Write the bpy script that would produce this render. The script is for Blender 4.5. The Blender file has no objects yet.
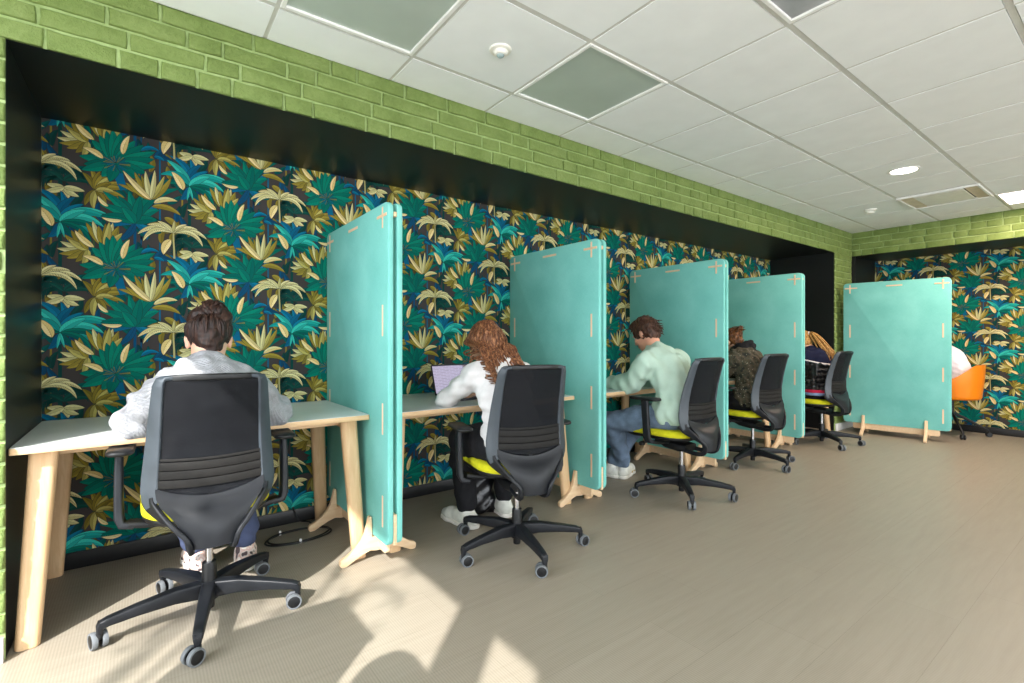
import bpy, bmesh, math, random
import numpy as np
from mathutils import Vector, Matrix, Euler
random.seed(7)
SC = bpy.context.scene
COL = SC.collection
PI = math.pi
R = math.radians
V = Vector

# ------------------------------------------------------------------ colour and materials
def lin(c):
    o = []
    for x in c[:3]:
        x = x / 255.0
        o.append(x / 12.92 if x <= 0.04045 else ((x + 0.055) / 1.055) ** 2.4)
    return tuple(o)

def rgba(c):
    return lin(c) + (1.0,)

class N:
    """small node-tree helper"""
    def __init__(s, name):
        s.m = bpy.data.materials.new(name)
        s.m.use_nodes = True
        s.t = s.m.node_tree
        s.b = s.t.nodes['Principled BSDF']
        s.out = s.t.nodes['Material Output']
    def n(s, typ, **kw):
        x = s.t.nodes.new(typ)
        for k, v in kw.items():
            if k in x.inputs.keys() if isinstance(k, str) else False:
                x.inputs[k].default_value = v
            else:
                setattr(x, k, v)
        return x
    def l(s, a, b):
        s.t.links.new(a, b)
    def coord(s, scale=(1, 1, 1), rot=(0, 0, 0), kind='Object'):
        tc = s.n('ShaderNodeTexCoord')
        mp = s.n('ShaderNodeMapping')
        mp.inputs['Scale'].default_value = scale
        mp.inputs['Rotation'].default_value = rot
        s.l(tc.outputs[kind], mp.inputs['Vector'])
        return mp.outputs['Vector']
    def noise(s, vec, scale, detail=3, rough=.5, dist=0):
        x = s.n('ShaderNodeTexNoise')
        x.inputs['Scale'].default_value = scale
        x.inputs['Detail'].default_value = detail
        x.inputs['Roughness'].default_value = rough
        x.inputs['Distortion'].default_value = dist
        if vec is not None: s.l(vec, x.inputs['Vector'])
        return x.outputs['Fac']
    def ramp(s, fac, stops):
        x = s.n('ShaderNodeValToRGB')
        el = x.color_ramp.elements
        while len(el) < len(stops): el.new(.5)
        for e, (p, c) in zip(el, stops):
            e.position = p; e.color = rgba(c)
        s.l(fac, x.inputs['Fac'])
        return x.outputs['Color']
    def bump(s, h, strength=.3, dist=.002, prev=None):
        x = s.n('ShaderNodeBump')
        x.inputs['Strength'].default_value = strength
        x.inputs['Distance'].default_value = dist
        s.l(h, x.inputs['Height'])
        if prev is not None: s.l(prev, x.inputs['Normal'])
        return x.outputs['Normal']
    def fin(s, color=None, rough=None, normal=None, metallic=None, spec=None):
        if color is not None:
            if isinstance(color, (tuple, list)): s.b.inputs['Base Color'].default_value = rgba(color)
            else: s.l(color, s.b.inputs['Base Color'])
        if rough is not None: s.b.inputs['Roughness'].default_value = rough
        if metallic is not None: s.b.inputs['Metallic'].default_value = metallic
        if spec is not None: s.b.inputs['Specular IOR Level'].default_value = spec
        if normal is not None: s.l(normal, s.b.inputs['Normal'])
        return s.m

def plain(name, color, rough=.5, metallic=0, spec=.5, var=.08, vscale=14, bump=0, bscale=200, bdist=.001):
    q = N(name)
    vec = q.coord()
    f = q.noise(vec, vscale, 3)
    d = tuple(max(0, c * (1 - var)) for c in color); e = tuple(min(255, c * (1 + var)) for c in color)
    col = q.ramp(f, [(.3, d), (.7, e)])
    nm = q.bump(q.noise(vec, bscale, 2), bump, bdist) if bump else None
    return q.fin(col, rough, nm, metallic, spec)

def wood(name, c1, c2, axis='Z', rough=.5, scale=1.0):
    q = N(name)
    sc = {'Z': (22, 22, 1.6), 'Y': (22, 1.6, 22), 'X': (1.6, 22, 22)}[axis]
    vec = q.coord(tuple(k * scale for k in sc))
    f = q.noise(vec, 2.2, 6, .6, .6)
    g = q.noise(vec, 9, 2)
    col = q.ramp(f, [(.25, c1), (.55, c2), (.8, c1)])
    nm = q.bump(g, .12, .0008)
    return q.fin(col, rough, nm, 0, .4)

def fabric(name, color, rough=.9, weave=900, var=.1, bstr=.35, bdist=.0012, blot=9):
    q = N(name)
    vec = q.coord()
    f = q.noise(vec, blot, 4)
    fine = q.noise(vec, weave * .5, 2)
    d = tuple(c * (1 - var) for c in color); e = tuple(min(255, c * (1 + var)) for c in color)
    mx = q.n('ShaderNodeMath', operation='ADD'); q.l(f, mx.inputs[0]); q.l(fine, mx.inputs[1])
    hv = q.n('ShaderNodeMath', operation='MULTIPLY'); q.l(mx.outputs[0], hv.inputs[0]); hv.inputs[1].default_value = .5
    col = q.ramp(hv.outputs[0], [(.35, d), (.65, e)])
    nm = q.bump(fine, bstr, bdist)
    return q.fin(col, rough, nm, 0, .2)

# ------------------------------------------------------------------ mesh helpers
def mk(name, bm, mats, parent=None, smooth=35, kind=None, recalc=True):
    if recalc: bmesh.ops.recalc_face_normals(bm, faces=bm.faces[:])
    me = bpy.data.meshes.new(name)
    bm.to_mesh(me); bm.free()
    if not isinstance(mats, (list, tuple)): mats = [mats]
    for m in mats: me.materials.append(m)
    if smooth:
        me.polygons.foreach_set('use_smooth', [True] * len(me.polygons))
        if smooth < 180: me.set_sharp_from_angle(angle=R(smooth))
    o = bpy.data.objects.new(name, me)
    COL.objects.link(o)
    if parent: o.parent = parent
    if kind: o['kind'] = kind
    return o

def tag(o, label=None, cat=None, group=None, kind=None):
    if label: o['label'] = label
    if cat: o['category'] = cat
    if group: o['group'] = group
    if kind: o['kind'] = kind
    return o

def empty(name, loc=(0, 0, 0), rz=0, parent=None):
    o = bpy.data.objects.new(name, None)
    COL.objects.link(o)
    o.empty_display_size = .1
    o.location = loc; o.rotation_euler = (0, 0, rz)
    if parent: o.parent = parent
    return o

def copy_tree(o, parent=None):
    c = o.copy(); COL.objects.link(c)
    if parent: c.parent = parent
    for ch in list(o.children): copy_tree(ch, c)
    return c

def merge(bm, tmp, mat=0, M=None):
    """append a temporary bmesh to bm"""
    if M is not None: bmesh.ops.transform(tmp, matrix=M, verts=tmp.verts[:])
    mp = {}
    for v in tmp.verts: mp[v] = bm.verts.new(v.co)
    for f in tmp.faces:
        try:
            g = bm.faces.new([mp[v] for v in f.verts]); g.material_index = mat if mat is not None else f.material_index
        except ValueError: pass
    tmp.free()

def box(bm, c, s, bev=0, seg=2, rot=None, mat=0):
    t = bmesh.new()
    bmesh.ops.create_cube(t, size=1)
    bmesh.ops.scale(t, vec=s, verts=t.verts[:])
    if bev: bmesh.ops.bevel(t, geom=t.edges[:], offset=bev, segments=seg, profile=.5, affect='EDGES')
    M = Matrix.Translation(c)
    if rot is not None: M = M @ (rot.to_matrix().to_4x4() if isinstance(rot, Euler) else rot.to_4x4())
    merge(bm, t, mat, M)

def box2(bm, a, b, bev=0, seg=2, mat=0):
    box(bm, [(a[i] + b[i]) / 2 for i in range(3)], [abs(b[i] - a[i]) for i in range(3)], bev, seg, None, mat)

def ring_loft(bm, rings, cap=True, mat=0, closed=True):
    """rings: list of lists of points, equal length"""
    vs = [[bm.verts.new(p) for p in r] for r in rings]
    n = len(vs[0])
    for a, b in zip(vs, vs[1:]):
        for i in range(n if closed else n - 1):
            j = (i + 1) % n
            f = bm.faces.new((a[i], a[j], b[j], b[i])); f.material_index = mat
    if cap:
        f = bm.faces.new(vs[0][::-1]); f.material_index = mat
        f = bm.faces.new(vs[-1]); f.material_index = mat
    return vs

def frame_along(pts):
    pts = [V(p) for p in pts]
    T = []
    for i in range(len(pts)):
        a = pts[max(0, i - 1)]; b = pts[min(len(pts) - 1, i + 1)]
        T.append((b - a).normalized())
    up = V((0, 0, 1)) if abs(T[0].z) < .9 else V((0, 1, 0))
    n = T[0].cross(up).normalized()
    F = []
    for t in T:
        n = (n - t * n.dot(t)).normalized()
        F.append((t, n, t.cross(n)))
    return pts, F

def tube(bm, pts, r, seg=10, cap=True, mat=0, flat=1.0):
    pts, F = frame_along(pts)
    rs = r if isinstance(r, (list, tuple)) else [r] * len(pts)
    rings = []
    for p, (t, n, b), q in zip(pts, F, rs):
        rings.append([p + n * (math.cos(2 * PI * k / seg) * q) + b * (math.sin(2 * PI * k / seg) * q * flat) for k in range(seg)])
    ring_loft(bm, rings, cap, mat)

def rrect(w, h, r, seg=4):
    """rounded-rectangle outline, centred"""
    r = min(r, w / 2 - 1e-5, h / 2 - 1e-5)
    o = []
    for cx, cy, a0 in ((w / 2 - r, h / 2 - r, 0), (-w / 2 + r, h / 2 - r, 90), (-w / 2 + r, -h / 2 + r, 180), (w / 2 - r, -h / 2 + r, 270)):
        for k in range(seg + 1):
            a = R(a0 + 90 * k / seg)
            o.append((cx + r * math.cos(a), cy + r * math.sin(a)))
    return o

def sweep(bm, pts, dirs, w, h, r=.004, seg=3, cap=True, mat=0):
    """sweep a rounded rectangle (long side w along dirs[i], short side h across) through pts"""
    P = [V(p) for p in pts]
    ws = w if isinstance(w, (list, tuple)) else [w] * len(P)
    hs = h if isinstance(h, (list, tuple)) else [h] * len(P)
    rings = []
    for i, p in enumerate(P):
        t = (P[min(len(P) - 1, i + 1)] - P[max(0, i - 1)]).normalized()
        d = V(dirs[i] if isinstance(dirs, list) else dirs)
        d = (d - t * d.dot(t)).normalized()
        e = t.cross(d)
        rings.append([p + d * a + e * b for a, b in rrect(ws[i], hs[i], r, seg)])
    ring_loft(bm, rings, cap, mat)

def lathe(bm, prof, seg=24, c=(0, 0, 0), mat=0, cap=True):
    rings = [[(c[0] + r * math.cos(2 * PI * k / seg), c[1] + r * math.sin(2 * PI * k / seg), c[2] + z) for k in range(seg)] for r, z in prof]
    ring_loft(bm, rings, cap, mat)

def prism(bm, outline, axis, a, b, mat=0, bev=0):
    """extrude a 2-D outline along an axis ('x','y','z') from a to b"""
    def P(u, v, w):
        return {'x': (w, u, v), 'y': (u, w, v), 'z': (u, v, w)}[axis]
    t = bmesh.new()
    va = [t.verts.new(P(u, v, a)) for u, v in outline]
    vb = [t.verts.new(P(u, v, b)) for u, v in outline]
    n = len(outline)
    t.faces.new(va[::-1]); t.faces.new(vb)
    for i in range(n):
        j = (i + 1) % n
        t.faces.new((va[i], va[j], vb[j], vb[i]))
    if bev:
        bmesh.ops.recalc_face_normals(t, faces=t.faces[:])
        es = [e for e in t.edges if len(e.link_faces) == 2 and e.calc_face_angle(0) > .6]
        bmesh.ops.bevel(t, geom=es, offset=bev, segments=2, profile=.5, affect='EDGES')
    merge(bm, t, mat)

def catmull(pts, n=6):
    P = [V(p) for p in pts]
    o = []
    for i in range(len(P) - 1):
        p0 = P[max(0, i - 1)]; p1 = P[i]; p2 = P[i + 1]; p3 = P[min(len(P) - 1, i + 2)]
        for k in range(n):
            t = k / n
            o.append(.5 * ((2 * p1) + (p2 - p0) * t + (2 * p0 - 5 * p1 + 4 * p2 - p3) * t * t + (3 * p1 - p0 - 3 * p2 + p3) * t ** 3))
    o.append(P[-1])
    return o

def np_mesh(name, verts, faces, mats, parent=None, smooth=True, mat_index=None, colors=None):
    """verts (n,3), faces (m,4) numpy -> object, fast"""
    me = bpy.data.meshes.new(name)
    k = faces.shape[1]
    me.vertices.add(len(verts)); me.vertices.foreach_set('co', np.ascontiguousarray(verts, dtype=np.float32).ravel())
    me.loops.add(faces.size); me.loops.foreach_set('vertex_index', np.ascontiguousarray(faces, dtype=np.int32).ravel())
    me.polygons.add(len(faces))
    me.polygons.foreach_set('loop_start', np.arange(0, faces.size, k, dtype=np.int32))
    try: me.polygons.foreach_set('loop_total', np.full(len(faces), k, dtype=np.int32))
    except Exception: pass
    for m in (mats if isinstance(mats, (list, tuple)) else [mats]): me.materials.append(m)
    if mat_index is not None: me.polygons.foreach_set('material_index', mat_index.astype(np.int32))
    me.polygons.foreach_set('use_smooth', np.full(len(faces), bool(smooth)))
    me.update(calc_edges=True)
    if colors is not None:
        at = me.color_attributes.new('pattern', 'FLOAT_COLOR', 'POINT')
        at.data.foreach_set('color', np.ascontiguousarray(colors, dtype=np.float32).ravel())
    me.validate()
    o = bpy.data.objects.new(name, me); COL.objects.link(o)
    if parent: o.parent = parent
    return o
# ------------------------------------------------------------------ the place: measures
F_PX, TH, HY, CAM_Z = 492.7, R(36.894), 338.54, 1.1365
X0, X1 = -.387, 6.815          # the long alcove's opening
YW, YB = 2.458, 3.249          # brick face, papered back wall
ZO, ZC = 2.198, 2.499          # soffit, ceiling
XR, XB = 7.355, 8.083          # end wall's brick face, its papered recess
XW = -.90                      # window wall
YREAR = -4.2
GX, GY = -.156, .990           # ceiling grid origin, 0.6 m pitch

cam = bpy.data.cameras.new('camera')
cam.sensor_width = 36; cam.lens = F_PX * 36 / 1024
cam.shift_y = (HY - 341.5) / 1024
cam.clip_start = .02
co = bpy.data.objects.new('camera', cam); COL.objects.link(co)
co.location = (0, 0, CAM_Z); co.rotation_euler = (PI / 2, 0, -TH)
SC.camera = co

# ------------------------------------------------------------------ materials
def brick_mat():
    q = N('green_painted_brick')
    vec = q.coord()
    a = q.noise(vec, 7, 4); b = q.noise(vec, 60, 4, .65); c = q.noise(vec, 190, 3, .6)
    ab = q.n('ShaderNodeMath', operation='MULTIPLY_ADD'); q.l(b, ab.inputs[0]); ab.inputs[1].default_value = .75; ab.inputs[2].default_value = -.37
    ac = q.n('ShaderNodeMath', operation='ADD'); q.l(a, ac.inputs[0]); q.l(ab.outputs[0], ac.inputs[1])
    col = q.ramp(ac.outputs[0], [(.25, (104, 124, 62)), (.5, (118, 138, 74)), (.8, (130, 148, 86))])
    n1 = q.bump(b, .9, .009); n2 = q.bump(c, .7, .004, n1)
    return q.fin(col, .55, n2, 0, .35)
def mortar_mat():
    q = N('green_painted_mortar_lit')
    vec = q.coord()
    col = q.ramp(q.noise(vec, 30, 3), [(.3, (144, 166, 106)), (.7, (166, 186, 128))])  # lighter than the bricks: lit joint edges put into the colour
    return q.fin(col, .6, q.bump(q.noise(vec, 120, 3), .5, .003), 0, .3)
M_BRICK, M_MORTAR = brick_mat(), mortar_mat()
M_BLACK = plain('black_lining', (17, 19, 20), .42, 0, .4, .1, 5, .08, 300, .0006)
M_SKIRT = plain('black_skirting', (16, 17, 19), .45)
M_WHITE = plain('white_trim', (232, 232, 232), .45, var=.02)
def floor_mat():
    q = N('woven_vinyl_planks')
    vec = q.coord()
    br = q.n('ShaderNodeTexBrick')
    br.inputs['Scale'].default_value = 1.0
    br.inputs['Brick Width'].default_value = 1.0; br.inputs['Row Height'].default_value = .25
    br.inputs['Mortar Size'].default_value = .0012; br.inputs['Mortar Smooth'].default_value = .1
    br.inputs['Color1'].default_value = rgba((157, 148, 133)); br.inputs['Color2'].default_value = rgba((150, 141, 126))
    br.inputs['Mortar'].default_value = rgba((126, 117, 103)); br.offset = .37
    q.l(vec, br.inputs['Vector'])
    v2 = q.coord((1.2, 14, 1))
    st = q.noise(v2, 2.4, 5, .6, .4)
    streak = q.ramp(st, [(.25, (147, 138, 123)), (.5, (156, 147, 132)), (.8, (165, 156, 141))])
    mix = q.n('ShaderNodeMix', data_type='RGBA', blend_type='MIX'); mix.inputs[0].default_value = .55
    q.l(br.outputs['Color'], mix.inputs[6]); q.l(streak, mix.inputs[7])
    wv = q.n('ShaderNodeTexWave', wave_type='BANDS', bands_direction='X')
    wv.inputs['Scale'].default_value = 32; wv.inputs['Distortion'].default_value = .6; wv.inputs['Detail'].default_value = 1
    q.l(vec, wv.inputs['Vector'])
    n1 = q.bump(wv.outputs['Fac'], .10, .0012)
    n2 = q.bump(br.outputs['Fac'], .3, -.0015, n1)
    m2 = q.n('ShaderNodeMix', data_type='RGBA', blend_type='MULTIPLY'); m2.inputs[0].default_value = .16
    q.l(mix.outputs[2], m2.inputs[6]); q.l(wv.outputs['Color'], m2.inputs[7])
    return q.fin(m2.outputs[2], .42, n2, 0, .4)
M_FLOOR = floor_mat()
M_TILE = plain('ceiling_tile', (240, 243, 246), .85, 0, .2, .01, 6, .12, 260, .0008)
M_TBAR = plain('ceiling_tbar', (206, 206, 202), .5, var=.02)

def solid(name, a, b, mat, bev=0, kind='structure'):
    bm = bmesh.new(); box2(bm, a, b, bev)
    return mk(name, bm, mat, kind=kind)

# floor
bm = bmesh.new(); box2(bm, (XW - .2, YREAR - .1, -.1), (XB + .1, YB + .12, 0))
mk('floor', bm, M_FLOOR, kind='structure')

# ------------------------------------------------------------------ brickwork
def brick_rows(bm, lo, hi, zlo, zhi, P, seed, flush_top=None):
    """lay bricks over [lo,hi] x [zlo,zhi]; P(u, z, d) -> world point, d = outward"""
    rnd = random.Random(seed)
    ch = .0752
    k = 0
    z = ZO + math.floor((zlo - ZO) / ch + 1e-6) * ch
    while z < zhi - .004:
        a, b = max(z, zlo), min(z + ch, zhi)
        row = int(round((z - ZO) / ch))
        u = lo - rnd.random() * .2
        rr = random.Random(seed * 131 + row)
        u = lo - rr.random() * .2
        while u < hi:
            L = rr.choice([.13, .13, .26, .26, .26, .34] if row % 2 else [.13, .13, .13, .21, .26, .33])
            s, e = max(u, lo), min(u + L, hi)
            u += L
            if e - s < .02 or b - a < .015: continue
            g = .0055
            j = lambda m: rr.uniform(-m, m)
            s2, e2, a2, b2 = s + g, e - g, a + g, b - g
            if s == lo: s2 = s
            if e == hi: e2 = e
            if b == zhi: b2 = b
            if a == zlo: a2 = a
            dep = .0120 + j(.0042); tl = j(.006)
            r = .006
            # front face subdivided for an uneven outline
            nu = max(2, int((e2 - s2) / .045)); rings = []
            def ring(off, d):
                pts = []
                for i in range(nu + 1): pts.append((s2 + off + (e2 - s2 - 2 * off) * i / nu, a2 + off))
                pts.append((e2 - off, (a2 + b2) / 2))
                for i in range(nu + 1): pts.append((e2 - off - (e2 - s2 - 2 * off) * i / nu, b2 - off))
                pts.append((s2 + off, (a2 + b2) / 2))
                return pts
            jit = [(j(.0022), j(.0022)) for _ in range(2 * nu + 4)]
            ext = [0.0] * len(jit)
            R0 = ring(0, 0); 
            rings = []
            for off, d in ((0, -.006), (0, dep * .45), (r * .45, dep * .85), (r * 1.2, dep)):
                rings.append([P(p[0] + q[0] * (0 if p[0] in (lo, hi) else 1), p[1] + q[1] * (0 if p[1] in (zlo, zhi) else 1), d) for p, q in zip(ring(off, d), jit)])
            vs = [[bm.verts.new(p) for p in rg] for rg in rings]
            n = len(vs[0])
            for A, B in zip(vs, vs[1:]):
                for i in range(n):
                    f = bm.faces.new((A[i], A[(i + 1) % n], B[(i + 1) % n], B[i])); f.material_index = 0
            c = bm.verts.new(P((s2 + e2) / 2, (a2 + b2) / 2, dep + j(.003)))
            for i in range(n): bm.faces.new((vs[-1][i], vs[-1][(i + 1) % n], c)).material_index = 0
        z += ch

def Pw(u, z, d): return (u, YW + .011 - d, z)
bm = bmesh.new()
# masonry cores, their faces 11 mm behind the brick faces
ins = .0108
box2(bm, (XW, YW + ins, 0), (X0, YW + .0165, ZC), mat=1); box2(bm, (XW, YW + .0165, 0), (X0 - .006, YB + .12, ZC), mat=1)
box2(bm, (X0, YW + ins, ZO), (X1, YW + .0165, ZC), mat=1); box2(bm, (X0 - .006, YW + .0165, ZO + .006), (X1 + .006, YB + .12, ZC), mat=1)
box2(bm, (X1, YW + ins, 0), (XR - .0005, YW + .0165, ZC), mat=1); box2(bm, (X1 + .006, YW + .0165, 0), (XR - .0005, YB + .12, ZC), mat=1)
brick_rows(bm, XW, X0, .085, ZO, Pw, 3)
brick_rows(bm, XW, XR - .011, ZO, ZC - .001, Pw, 5)
brick_rows(bm, X1, XR - .011, .085, ZO, Pw, 9)
mk('wall_left', bm, [M_BRICK, M_MORTAR], kind='structure', smooth=50)

def Pr(u, z, d): return (XR + .011 - d, -u, z)      # u runs towards -y
YR0 = -.75                                             # the end recess runs from the corner to here
bm = bmesh.new()
box2(bm, (XR + ins, YR0 - .0, ZO + .006), (XB + .12, YB + .12, ZC), mat=1)
box2(bm, (XR + ins, YREAR, 0), (XB + .12, YR0, ZC), mat=1)
box2(bm, (XR + ins, YW + .02, 0), (XB + .12, YB + .12, ZO + .006), mat=1)
brick_rows(bm, -YW, -YREAR, ZO, ZC - .001, Pr, 21)
brick_rows(bm, -YR0, -YREAR, .085, ZO, Pr, 23)
mk('wall_right', bm, [M_BRICK, M_MORTAR], kind='structure', smooth=50)

# alcove linings
solid('trim_1', (X0 - .003, YW + .0166, ZO), (X1 + .003, YB, ZO + .012), M_BLACK)
solid('trim_2', (X0 - .005, YW + .0166, 0), (X0, YB, ZO), M_BLACK)
solid('trim_3', (X1, YW + .0166, 0), (X1 + .005, YB, ZO), M_BLACK)
solid('trim_4', (XR + .0115, YR0, ZO), (XB, YW + .02, ZO + .012), M_BLACK)
solid('trim_5', (XR + .012, YW - .030, 0), (XB + .05, YW + .03, ZO + .004), M_BLACK)
solid('trim_6', (XR + .002, YR0 - .012, 0), (XB, YR0, ZO), M_BLACK)
# skirtings
solid('baseboard_back', (X0 + .001, YB - .014, 0), (X1 - .001, YB, .082), M_SKIRT, .003)
solid('baseboard_right', (XB - .014, YR0 + .001, 0), (XB, YW - .026, .082), M_SKIRT, .003)
solid('baseboard_left', (XW, YW - .014, 0), (X0 - .002, YW + .006, .085), M_WHITE, .003)
solid('baseboard_pillar', (X1 + .014, YW - .014, 0), (XR + .0, YW + .006, .085), M_WHITE, .003)

# ------------------------------------------------------------------ window wall and rear wall (behind the photographer)
M_PLASTER = plain('white_plaster', (236, 236, 232), .8, var=.02)
ZH = 2.29
bm = bmesh.new()
t = .04
wy = [(-.62, -.335), (-.108, 2.25)]
box2(bm, (XW - t, YREAR, ZH), (XW, YB + .12, ZC))
box2(bm, (XW - t, YREAR, 0), (XW, YB + .12, .12))
box2(bm, (XW - t, 2.25, .12), (XW, YB + .12, ZH))
box2(bm, (XW - t, -.335, .12), (XW, -.108, ZH))
box2(bm, (XW - t, -1.2, .12), (XW, -.62, ZH))
box2(bm, (XW - t, YREAR, .12), (XW, -3.8, ZH))
mk('wall_window', bm, M_PLASTER, kind='structure')
bm = bmesh.new()
box2(bm, (XW - t, YREAR - t, 2.35), (XB + .12, YREAR, ZC))
box2(bm, (XW - t, YREAR - t, 0), (XB + .12, YREAR, .35))
for a, b in ((XW - t, XW + .3), (2.1, 2.3), (4.6, 4.8), (7.4, XB + .12)):
    box2(bm, (a, YREAR - t, .35), (b, YREAR, 2.35))
mk('wall_rear', bm, M_PLASTER, kind='structure')

# ------------------------------------------------------------------ suspended ceiling
special = {}
def cell(i, j): return (GX + .6 * i, GY + .6 * j)
for k, ij in {'panel1': (3, 1), 'panel2': (1, 1), 'panel3': (3, -1), 'ac': (10, 0), 'lit': (11, -1)}.items(): special[ij] = k
bm = bmesh.new()
box2(bm, (XW - .2, YREAR - .1, ZC + .012), (XB + .1, YB + .1, ZC + .06), mat=1)
T, G = .010, .0145
ii = range(-2, 14); jj = range(-9, 4)
for i in ii:
    for j in jj:
        if (i, j) in special: continue
        x, y = cell(i, j)
        a = [max(x + .009, XW), max(y + G, YREAR)]; b = [min(x + .6 - .009, XR), min(y + .6 - G, YW)]
        if i == 12: b[0] = XR
        if a[0] >= b[0] - .01 or a[1] >= b[1] - .01: continue
        if y + .6 > YW: b[1] = YW
        box2(bm, (a[0], a[1], ZC - .0025), (b[0], b[1], ZC + .012), 0, 1, mat=0)
for i in ii:
    x, _ = cell(i, 0)
    if XW < x < XR: box2(bm, (x - .012, YREAR, ZC + .0005), (x + .012, YW, ZC + .012), mat=1)
for j in jj:
    _, y = cell(0, j)
    if YREAR < y < YW: box2(bm, (XW, y - .012, ZC), (XR, y + .012, ZC + .012), mat=1)
mk('ceiling', bm, [M_TILE, M_TBAR], kind='structure')

M_GREYPANEL = plain('grey_acrylic', (178, 190, 183), .35, 0, .5, .03, 3)
M_GREYPANEL2 = plain('silver_grey_acrylic', (160, 163, 168), .3, 0, .5, .08, 9)
M_PANELFRAME = plain('white_panel_frame', (238, 238, 238), .4, var=.02)
def ceiling_panel(ij, label, mat, group):
    x, y = cell(*ij)
    o = empty('ceiling_panel', (x + .3, y + .3, ZC))
    tag(o, label, 'ceiling panel', group)
    bm = bmesh.new()
    w = .585
    for s in (-1, 1):
        box(bm, (s * (w / 2 - .009), 0, .001), (.018, w, .016), .002, 1)
        box(bm, (0, s * (w / 2 - .009), .001), (w - .036, .018, .016), .002, 1)
    mk('frame', bm, M_PANELFRAME, o)
    bm = bmesh.new(); box(bm, (0, 0, .006), (w - .034, w - .034, .006))
    mk('insert', bm, mat, o)
ceiling_panel((3, 1), 'whole grey-green square panel in the ceiling right of the round sensor', M_GREYPANEL, 'grey ceiling panels')
ceiling_panel((1, 1), 'grey square ceiling panel cut by the top frame, left of the round sensor', M_GREYPANEL, 'grey ceiling panels')
ceiling_panel((3, -1), 'small bright-rimmed grey ceiling panel at the top edge, mostly out of frame', M_GREYPANEL2, 'grey ceiling panels')

def emit(name, color, strength):
    q = N(name)
    q.b.inputs['Base Color'].default_value = rgba(color)
    q.b.inputs['Emission Color'].default_value = rgba(color)
    q.b.inputs['Emission Strength'].default_value = strength
    return q.m
M_LED = emit('lit_diffuser', (255, 236, 222), 5.0)
M_SPOT = emit('lit_downlight', (255, 240, 228), 9.0)

# lit square panel at the right edge
x, y = cell(11, -1)
o = empty('ceiling_light', (x + .3, y + .3, ZC)); tag(o, 'bright square light panel lit in the ceiling at the right edge', 'ceiling light')
bm = bmesh.new(); w = .585
for s in (-1, 1):
    box(bm, (s * (w / 2 - .009), 0, .001), (.018, w, .016), .002, 1); box(bm, (0, s * (w / 2 - .009), .001), (w - .036, .018, .016), .002, 1)
mk('frame', bm, M_PANELFRAME, o)
bm = bmesh.new(); box(bm, (0, 0, .004), (w - .034, w - .034, .006)); mk('diffuser', bm, M_LED, o)

# round downlight
o = empty('downlight', (4.93, 1.285, ZC - .0023)); tag(o, 'round recessed downlight glowing in the white ceiling near the air grille', 'ceiling light')
bm = bmesh.new(); lathe(bm, [(.085, 0), (.105, 0), (.108, -.003), (.104, -.006), (.092, -.006), (.085, -.002)], 40, cap=False)
mk('trim_ring', bm, M_PANELFRAME, o)
bm = bmesh.new(); lathe(bm, [(.002, -.0025), (.088, -.0025), (.088, .004), (.002, .004)], 40); mk('lens', bm, M_SPOT, o)

# detector, sensor
M_PLAS = plain('white_plastic', (236, 234, 228), .35, var=.02)
M_SENSE = plain('grey_lens', (150, 168, 172), .2)
o = empty('ceiling_motion_sensor', (1.348, 1.886, ZC - .0023)); tag(o, 'round white motion sensor with a grey lens between the grey ceiling panels', 'sensor')
bm = bmesh.new(); lathe(bm, [(.001, .004), (.052, .004), (.0525, -.004), (.049, -.009), (.034, -.012), (.0315, -.02), (.027, -.026), (.018, -.028), (.001, -.028)], 40)
mk('housing', bm, M_PLAS, o)
bm = bmesh.new(); lathe(bm, [(.001, -.027), (.0185, -.027), (.017, -.032), (.012, -.0365), (.006, -.039), (.001, -.0395)], 28)
mk('lens', bm, M_SENSE, o)
o = empty('smoke_detector', (6.15, 1.89, ZC - .0023)); tag(o, 'small white smoke detector on the ceiling near the far brick corner', 'smoke detector')
bm = bmesh.new(); lathe(bm, [(.001, .004), (.055, .004), (.056, -.012), (.05, -.018), (.001, -.02)], 32); mk('base_plate', bm, M_PLAS, o)
bm = bmesh.new(); lathe(bm, [(.001, -.02), (.04, -.02), (.042, -.032), (.032, -.042), (.001, -.045)], 32); mk('sensing_chamber', bm, M_PLAS, o)

# air-conditioning cassette
M_ACGRILLE = plain('tan_grille', (222, 212, 190), .6, var=.05)
M_ACDARK = plain('dark_gap', (60, 56, 52), .7)
x, y = cell(10, 0)
o = empty('air_conditioner', (x + .3, y + .3, ZC)); tag(o, 'square ceiling air-conditioning cassette with tan end grilles beside the lit panel', 'air conditioner')
bm = bmesh.new()
for s in (-1, 1):
    box(bm, (s * .288, 0, -.012), (.02, .596, .02), .003, 1)
    box(bm, (0, s * .288, -.012), (.556, .02, .02), .003, 1)
mk('frame', bm, M_PANELFRAME, o)
bm = bmesh.new(); box(bm, (0, 0, .003), (.556, .556, .008)); mk('backing', bm, M_ACDARK, o)
bm = bmesh.new(); box(bm, (.01, 0, -.012), (.47, .36, .012), .003, 1); mk('centre_panel', bm, M_PLAS, o)
for s in (-1, 1):
    bm = bmesh.new()
    box(bm, (.01, s * .232, -.006), (.52, .088, .008), .001, 1)
    for k in range(9): box(bm, (.01, s * (.196 + .009 * k), -.0125), (.52, .0045, .006))
    mk('grille', bm, M_ACGRILLE, o)
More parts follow.
